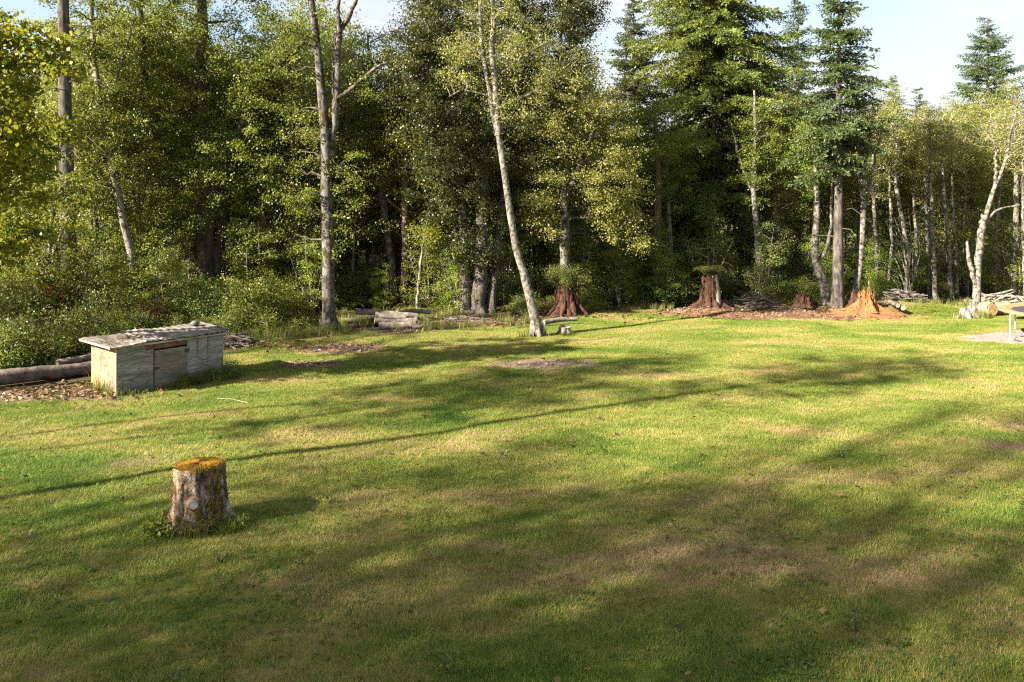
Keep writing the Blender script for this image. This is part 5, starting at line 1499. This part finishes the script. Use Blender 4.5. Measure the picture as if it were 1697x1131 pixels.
# moss down the right side
mb = MB(); n = 2200
aa = rng.normal(size=n) * 0.28 + math.radians(335); zz = rng.random(n) ** 1.2
ri = np.array([np.interp(x, np.arange(40) / 39 , rad[:, int((y % (2 * PI)) / (2 * PI) * 120) % 120]) for x, y in zip(zz, aa)])
p = np.column_stack([ri * np.cos(aa), ri * np.sin(aa), zz * 0.8 - 0.03])
leaf_quads(mb, p, 0.026, 0.016, rng.random(n) * 0.55, 0.0, 0.2)
k = mb.build('side_moss', M['moss'], stump); k['kind'] = 'stuff'
# sawn-off branch knot facing the camera
mb = MB()
ka = math.radians(282)
kd = np.array([math.cos(ka), math.sin(ka), 0.05]); kp = kd * 0.27 + (0, 0, 0.36)
tube(mb, np.array([kp, kp + kd * 0.06, kp + kd * 0.085, kp + kd * 0.09]), [0.11, 0.092, 0.078, 0.05], 18, 0.03)
mb.build('knot_collar', M['stump'], stump, True)
mb = MB(); tube(mb, np.array([kp + kd * 0.06, kp + kd * 0.098]), [0.060, 0.055], 16, 0.03, cap=True)
mb.build('knot', M['knot'], stump)
for (ang, l) in ((300, 0.32), (262, 0.25), (215, 0.28), (20, 0.35), (160, 0.3)):
    mb = MB(); a_ = math.radians(ang); d = np.array([math.cos(a_), math.sin(a_), 0])
    tube(mb, np.array([d * 0.28 + (0, 0, 0.18), d * 0.35 + (0, 0, 0.07), d * (0.36 + l * 0.35) + (0, 0, -0.05)]), [0.05, 0.06, 0.03], 10, 0.06, rnd=0.2)
    mb.build('root', M['stump'], stump, True)
# plants at the stump's foot
def tuft(name, label, loc, n, h, r, mat, w=0.007, lo=0.0, hi=1.0, cat='grass tuft'):
    m = MB()
    c = rng.normal(size=(n, 2)) * r * 0.4
    hh = h * rng.uniform(0.45, 1.2, (n, 1)); a = np.arctan2(c[:, 1], c[:, 0]) + rng.normal(size=n) * 0.7
    d = np.column_stack([np.cos(a), np.sin(a), np.zeros(n)]); s = np.column_stack([-np.sin(a), np.cos(a), np.zeros(n)]) * w / 2
    b = np.column_stack([c, np.full(n, -0.02)]); up = np.array([0, 0, 1.0])
    ln = rng.uniform(0.3, 0.95, (n, 1)) * hh
    p1 = b + up * hh * 0.6 + d * ln * 0.3; tp = b + up * hh * rng.uniform(0.55, 0.95, (n, 1)) + d * ln
    V = np.stack([b - s, b + s, p1 + s * 0.8, p1 - s * 0.8, tp], 1).reshape(-1, 3)
    o = (np.arange(n) * 5)[:, None]; rv = rng.uniform(lo, hi, n)
    m.add(V, o + np.array([[0, 1, 2, 3]]), rv); m.add(np.zeros((0, 3)), o + np.array([[3, 2, 4]]) - m.n, rv)
    return tag(m.build(name, mat, None, False, loc), label, cat)
def gp(px, py):
    x, y = G(px, py); return (x, y, float(gz(x, y)))
tuft('grass_tuft', 'yellow-green tuft of long grass in front of the mossy stump', gp(322, 886), 620, 0.30, 0.20, M['tallgrass'], 0.009, 0.25, 0.8)
tuft('grass_tuft', 'small grass tuft at the right foot of the mossy stump', gp(375, 884), 260, 0.20, 0.18, M['tallgrass'], 0.009, 0.0, 0.6)
tuft('grass_tuft', 'thin dry grass at the left foot of the mossy stump', gp(286, 870), 260, 0.18, 0.22, M['tallgrass'], 0.008, 0.2, 0.9)
def weed(label, loc, n, r, L):
    o = thing('weed', label, 'weed', loc)
    mbb, mc = MB(), MB()
    for i in range(n):
        a = rng.uniform(0, 6.28); l = r * rng.uniform(0.4, 1.1)
        tip = np.array([math.cos(a) * l, math.sin(a) * l, rng.uniform(0.05, 0.17)])
        tube(mbb, np.array([(0, 0, -0.01), tip * (0.5, 0.5, 0.9), tip]), [0.004, 0.003, 0.002], 3)
        leaf_quads(mc, np.repeat(tip[None], 5, 0) + rng.normal(size=(5, 3)) * 0.018, L, L * 0.42, None, 0.2, 1.2)
    mbb.build('stems', M['twig_dark'], o); mc.build('leaves', M['leaf_mid'], o)
    return o
weed('dark green leafy weed at the left front of the mossy stump', gp(275, 884), 60, 0.26, 0.085)
weed('low leafy weed right of the mossy stump', gp(392, 878), 16, 0.18, 0.06)
for (px, py, lab) in [(545, 838, 'small leafy weed on the lawn right of the stump shadow'), (366, 938, 'small dark weed on the lawn before the mossy stump'), (1420, 1046, 'small pale weed on the shaded lawn at lower right'),
                      (500, 942, 'small weed on the lawn before the stump shadow tip'), (1390, 760, 'tiny weed on the lawn at right centre'), (740, 1120, 'bluish weed patch at the bottom of the lawn')]:
    weed(lab, gp(px, py), 9, 0.11, 0.05)

def spike_rag(peaks, base, seed, j=0.12):
    r = np.random.default_rng(seed)
    def f(a):
        h = np.full(a.shape, base)
        for (ang, w, p) in peaks:
            h = np.maximum(h, base + (p - base) * np.exp(-((np.angle(np.exp(1j * (a - ang)))) / w)**2))
        return h * (1 + r.normal(size=a.shape) * j)
    return f
def splinters(mb, n, H, r0, r1, seed):
    """loose fibrous strips standing along the stump's sides"""
    r = np.random.default_rng(seed)
    for i in range(n):
        a = r.uniform(0, 6.28); z = r.uniform(0.0, 0.7) * H; l = r.uniform(0.25, 0.6) * H
        rr = lambda zz: r0 + (r1 - r0) * zz / H
        d = np.array([math.cos(a), math.sin(a), 0])
        p = np.array([d * (rr(z) + 0.01) + (0, 0, z), d * (rr(z + l / 2) + r.uniform(0.0, 0.05)) + (0, 0, z + l / 2), d * (rr(min(H, z + l)) + r.uniform(-0.02, 0.08)) + (0, 0, z + l)])
        tube(mb, p, [0.022, 0.018, 0.004], 4)

# pointed orange stump
loc = g3(1436, 521)
o = thing('rotten_stump', 'pointed orange rotten stump crumbling into sawdust at the wood edge', 'tree stump', loc)
mb = MB()
fluted(mb, 0.95, 0.34, 0.17, 64, 20, 0.16, (3, 5, 9, 13), 0.34, 3.0, spike_rag([(4.75, 0.5, 0.98), (3.6, 0.7, 0.80), (0.2, 0.8, 0.66)], 0.50, 3, 0.13), seed=21, wobble=0.018, inner=0.6)
splinters(mb, 46, 0.72, 0.36, 0.22, 5)
mb.build('rotten_wood', M['rot_orange'], o, smooth=True)
mb = MB(); tube(mb, np.array([(0.02, -0.18, 0.35), (0.03, -0.15, 0.75), (0.035, -0.13, 1.12)]), [0.07, 0.055, 0.006], 6, 0.1)
mb.build('splinter_spike', M['cut_wood'], o, True)
mb = MB()
fluted(mb, 0.70, 0.30, 0.20, 40, 12, 0.16, (3, 7), 0.10, 2.5, spike_rag([(2.9, 0.4, 1.1)], 0.7, 8, 0.12), seed=22, wobble=0.02)
mb.build('bark_shell', M['rot_red'], o, True).location = (-0.24, 0.14, 0)

# tall stump with ferns on top and a weathered slab
loc = g3(1176, 517)
o = thing('rotten_stump', 'tall red rotten stump with pale weathered slab and ferns on top', 'tree stump', loc)
mb = MB()
fluted(mb, 1.38, 0.33, 0.29, 60, 20, 0.16, (3, 5, 9, 14), 0.36, 6.0, spike_rag([(1.5, 0.8, 1.05)], 0.92, 5, 0.05), seed=31, wobble=0.015, inner=0.6)
splinters(mb, 50, 0.9, 0.40, 0.31, 6)
mb.build('rotten_wood', M['rot_red'], o, True)
mb = MB()
s_ = np.linspace(0, 1, 10)
P = np.column_stack([0.23 - 0.06 * s_, -0.20 + 0.04 * s_, 0.05 + 1.22 * s_])
tube(mb, P, 0.17 - 0.07 * s_, 10, 0.10, cap=True)
mb.build('weathered_slab', M['slab_pale'], o, True)
for k, (dx, dy, sc) in enumerate([(-0.18, -0.1, 0.75), (0.15, 0.0, 0.85), (0.05, -0.24, 0.65)]):
    q = put('fern', k, loc[0] + dx, loc[1] + dy, sc, ['left fern growing on top of the tall red stump', 'largest fern growing on top of the tall red stump', 'small drooping fern at the front edge of the tall red stump'][k])
    q.location.z = loc[2] + 1.24

# hollow red stump with a shrub on top
loc = g3(940, 523)
o = thing('rotten_stump', 'dark red rotten stump with spread roots carrying a dense shrub', 'tree stump', loc)
mb = MB()
fluted(mb, 1.25, 0.34, 0.32, 60, 20, 0.20, (3, 4, 7, 12), 0.34, 3.4, spike_rag([(0.5, 0.8, 1.05)], 0.9, 7, 0.06), seed=41, wobble=0.02, inner=0.6)
splinters(mb, 70, 1.0, 0.55, 0.36, 9)
mb.build('rotten_wood', M['rot_red'], o, True)
for (ang, l) in ((250, 0.5), (290, 0.35), (330, 0.55), (205, 0.45), (20, 0.5)):
    mb = MB(); a_ = math.radians(ang); d = np.array([math.cos(a_), math.sin(a_), 0])
    tube(mb, np.array([d * 0.36 + (0, 0, 0.5), d * 0.55 + (0, 0, 0.2), d * (0.62 + l * 0.5) + (0, 0, -0.05)]), [0.11, 0.10, 0.04], 8, 0.1)
    mb.build('root', M['rot_red'], o, True)
sh = thing('shrub', 'dense dark green shrub growing on top of the hollow red stump', 'shrub', (loc[0], loc[1], loc[2] + 1.15))
mbb, mc = MB(), MB()
C = attach_clumps(mbb, np.vstack([free_stem(0.5, 0.02, (rng.uniform(-0.6, 0.6), rng.uniform(-0.6, 0.6)), 0.05, 5) for _ in range(5)]), [((0.05, 0, 0.28), (0.88, 0.8, 0.42), 80)], 0.02, 3)
mbb.build('stems', M['twig_dark'], sh)
crown_leaves(mc, C, 70, 0.22, 0.07, 0.03, 0.8); mc.build('leaves', M['leaf_dark'], sh)

# low knotty stump, root plate
loc = g3(1332, 517)
o = thing('rotten_stump', 'low knotty brown stump on the reddish bank left of the bare-trunked fir', 'tree stump', loc)
mb = MB()
fluted(mb, 0.52, 0.27, 0.29, 44, 12, 0.2, (3, 5, 8), 0.12, 2.5, spike_rag([(4.2, 0.4, 1.15), (5.6, 0.4, 1.1)], 0.8, 9, 0.10), seed=51, wobble=0.025, inner=0.6)
splinters(mb, 20, 0.45, 0.30, 0.30, 11)
mb.build('rotten_wood', M['rot_red'], o, True)
# small grey stump near the leaning silver tree
loc = g3(936, 553)
o = thing('tree_stump', 'small grey stump with weeds right of the leaning silver tree', 'tree stump', loc)
mb = MB(); fluted(mb, 0.30, 0.20, 0.17, 40, 10, 0.12, (3, 5, 8), 0.06, 2.5, spike_rag([(2, 0.5, 1.1)], 0.9, 12, 0.06), seed=61, wobble=0.01)
mb.build('bark', M['slab_pale'], o, True)
tuft('grass_tuft', 'grass tuft round the small grey stump by the leaning silver tree', g3(938, 555), 260, 0.22, 0.30, M['tallgrass'], 0.01, 0.0, 0.5)
# pale gnarled root stump at right
loc = g3(1603, 527)
o = thing('tree_stump', 'pale gnarled low root stump before the forked tree at right', 'tree stump', loc)
mb = MB(); fluted(mb, 0.36, 0.22, 0.24, 50, 12, 0.22, (3, 4, 7), 0.20, 2.2, spike_rag([(3.5, 0.6, 1.15), (0.5, 0.5, 1.1)], 0.8, 13, 0.08), seed=71, wobble=0.02)
mb.build('bark', M['slab_pale'], o, True)
for (ang, l) in ((200, 0.5), (250, 0.35), (300, 0.4), (340, 0.5), (60, 0.5)):
    mb = MB(); a_ = math.radians(ang); d = np.array([math.cos(a_), math.sin(a_), 0])
    tube(mb, np.array([d * 0.15 + (0, 0, 0.22), d * 0.30 + (0, 0, 0.10), d * (0.33 + l * 0.4) + (0, 0, -0.05)]), [0.10, 0.10, 0.05], 8, 0.1)
    mb.build('root', M['slab_pale'], o, True)
loc = g3(1630, 518)
o = thing('tree_stump', 'low rounded pale stump between the forked tree and the orange-ended log', 'tree stump', loc)
mb = MB(); fluted(mb, 0.40, 0.26, 0.22, 40, 10, 0.14, (3, 5), 0.16, 2.0, None, (0.3, -0.2), seed=81, wobble=0.015)
mb.build('bark', M['slab_pale'], o, True)

# ------------------------------------------------------------------ trampoline, cut by the right edge
tx, ty = 17.38, 23.3
tz = float(gz(tx, ty))
tr = thing('trampoline', 'round trampoline on galvanised legs standing on the gravel at right', 'trampoline', (tx, ty, tz))
RT, HT = 1.95, 0.84
ang = np.linspace(0, 2 * PI, 73)
ringp = lambda r, z: np.column_stack([r * np.cos(ang), r * np.sin(ang), np.full(73, z)])
mb = MB(); tube(mb, ringp(RT, HT), 0.022, 8); mb.build('rim', M['galv'], tr, True)
mb = MB()
V = np.vstack([ringp(RT - 0.30, HT + 0.012)[:-1], [(0, 0, HT - 0.02)]])
j = np.arange(72); mb.add(V, np.stack([j, (j + 1) % 72, np.full(72, 72)], -1)); mb.build('jump_mat', M['mat_black'], tr)
mb = MB()
prof = [(RT - 0.32, 0.02), (RT - 0.16, 0.052), (RT + 0.03, 0.045), (RT + 0.05, 0.0), (RT + 0.02, 0.0)]
for (ra, za), (rb, zb) in zip(prof[:-1], prof[1:]):
    A, B = ringp(ra, HT + za)[:-1], ringp(rb, HT + zb)[:-1]
    mb.add(np.vstack([A, B]), np.stack([j, (j + 1) % 72, 72 + (j + 1) % 72, 72 + j], -1))
mb.build('edge_pad', M['pad'], tr, True)
for k in range(72):
    if k == 0:
        mb = MB(); tube(mb, np.array([(RT - 0.31, 0, HT + 0.005), (RT - 0.02, 0, HT + 0.005)]), 0.008, 5)
        sp0 = mb.build('spring', M['galv'], tr)
    else:
        c = sp0.copy(); COL.objects.link(c); c.parent = tr; c.rotation_euler.z = 2 * PI * k / 72
for k in range(4):
    a0 = math.radians(188 + 90 * k); w = 0.34
    p = []
    for s_, z_ in ((-1, HT), (-1, 0.12), (-0.8, 0.03), (0.8, 0.03), (1, 0.12), (1, HT)):
        p.append((RT * math.cos(a0 + s_ * w * 0.5), RT * math.sin(a0 + s_ * w * 0.5), z_))
    mb = MB(); tube(mb, spline(p, 30), 0.021, 8); lg = mb.build('leg', M['galv'], tr, True)
    mb = MB(); mid = np.array([RT * math.cos(a0), RT * math.sin(a0), 0.03]); dd = np.array([-math.sin(a0), math.cos(a0), 0])
    tube(mb, np.array([mid - dd * 0.16, mid + dd * 0.16]), 0.028, 8, cap=True); mb.build('foot_sleeve', M['iron'], lg)
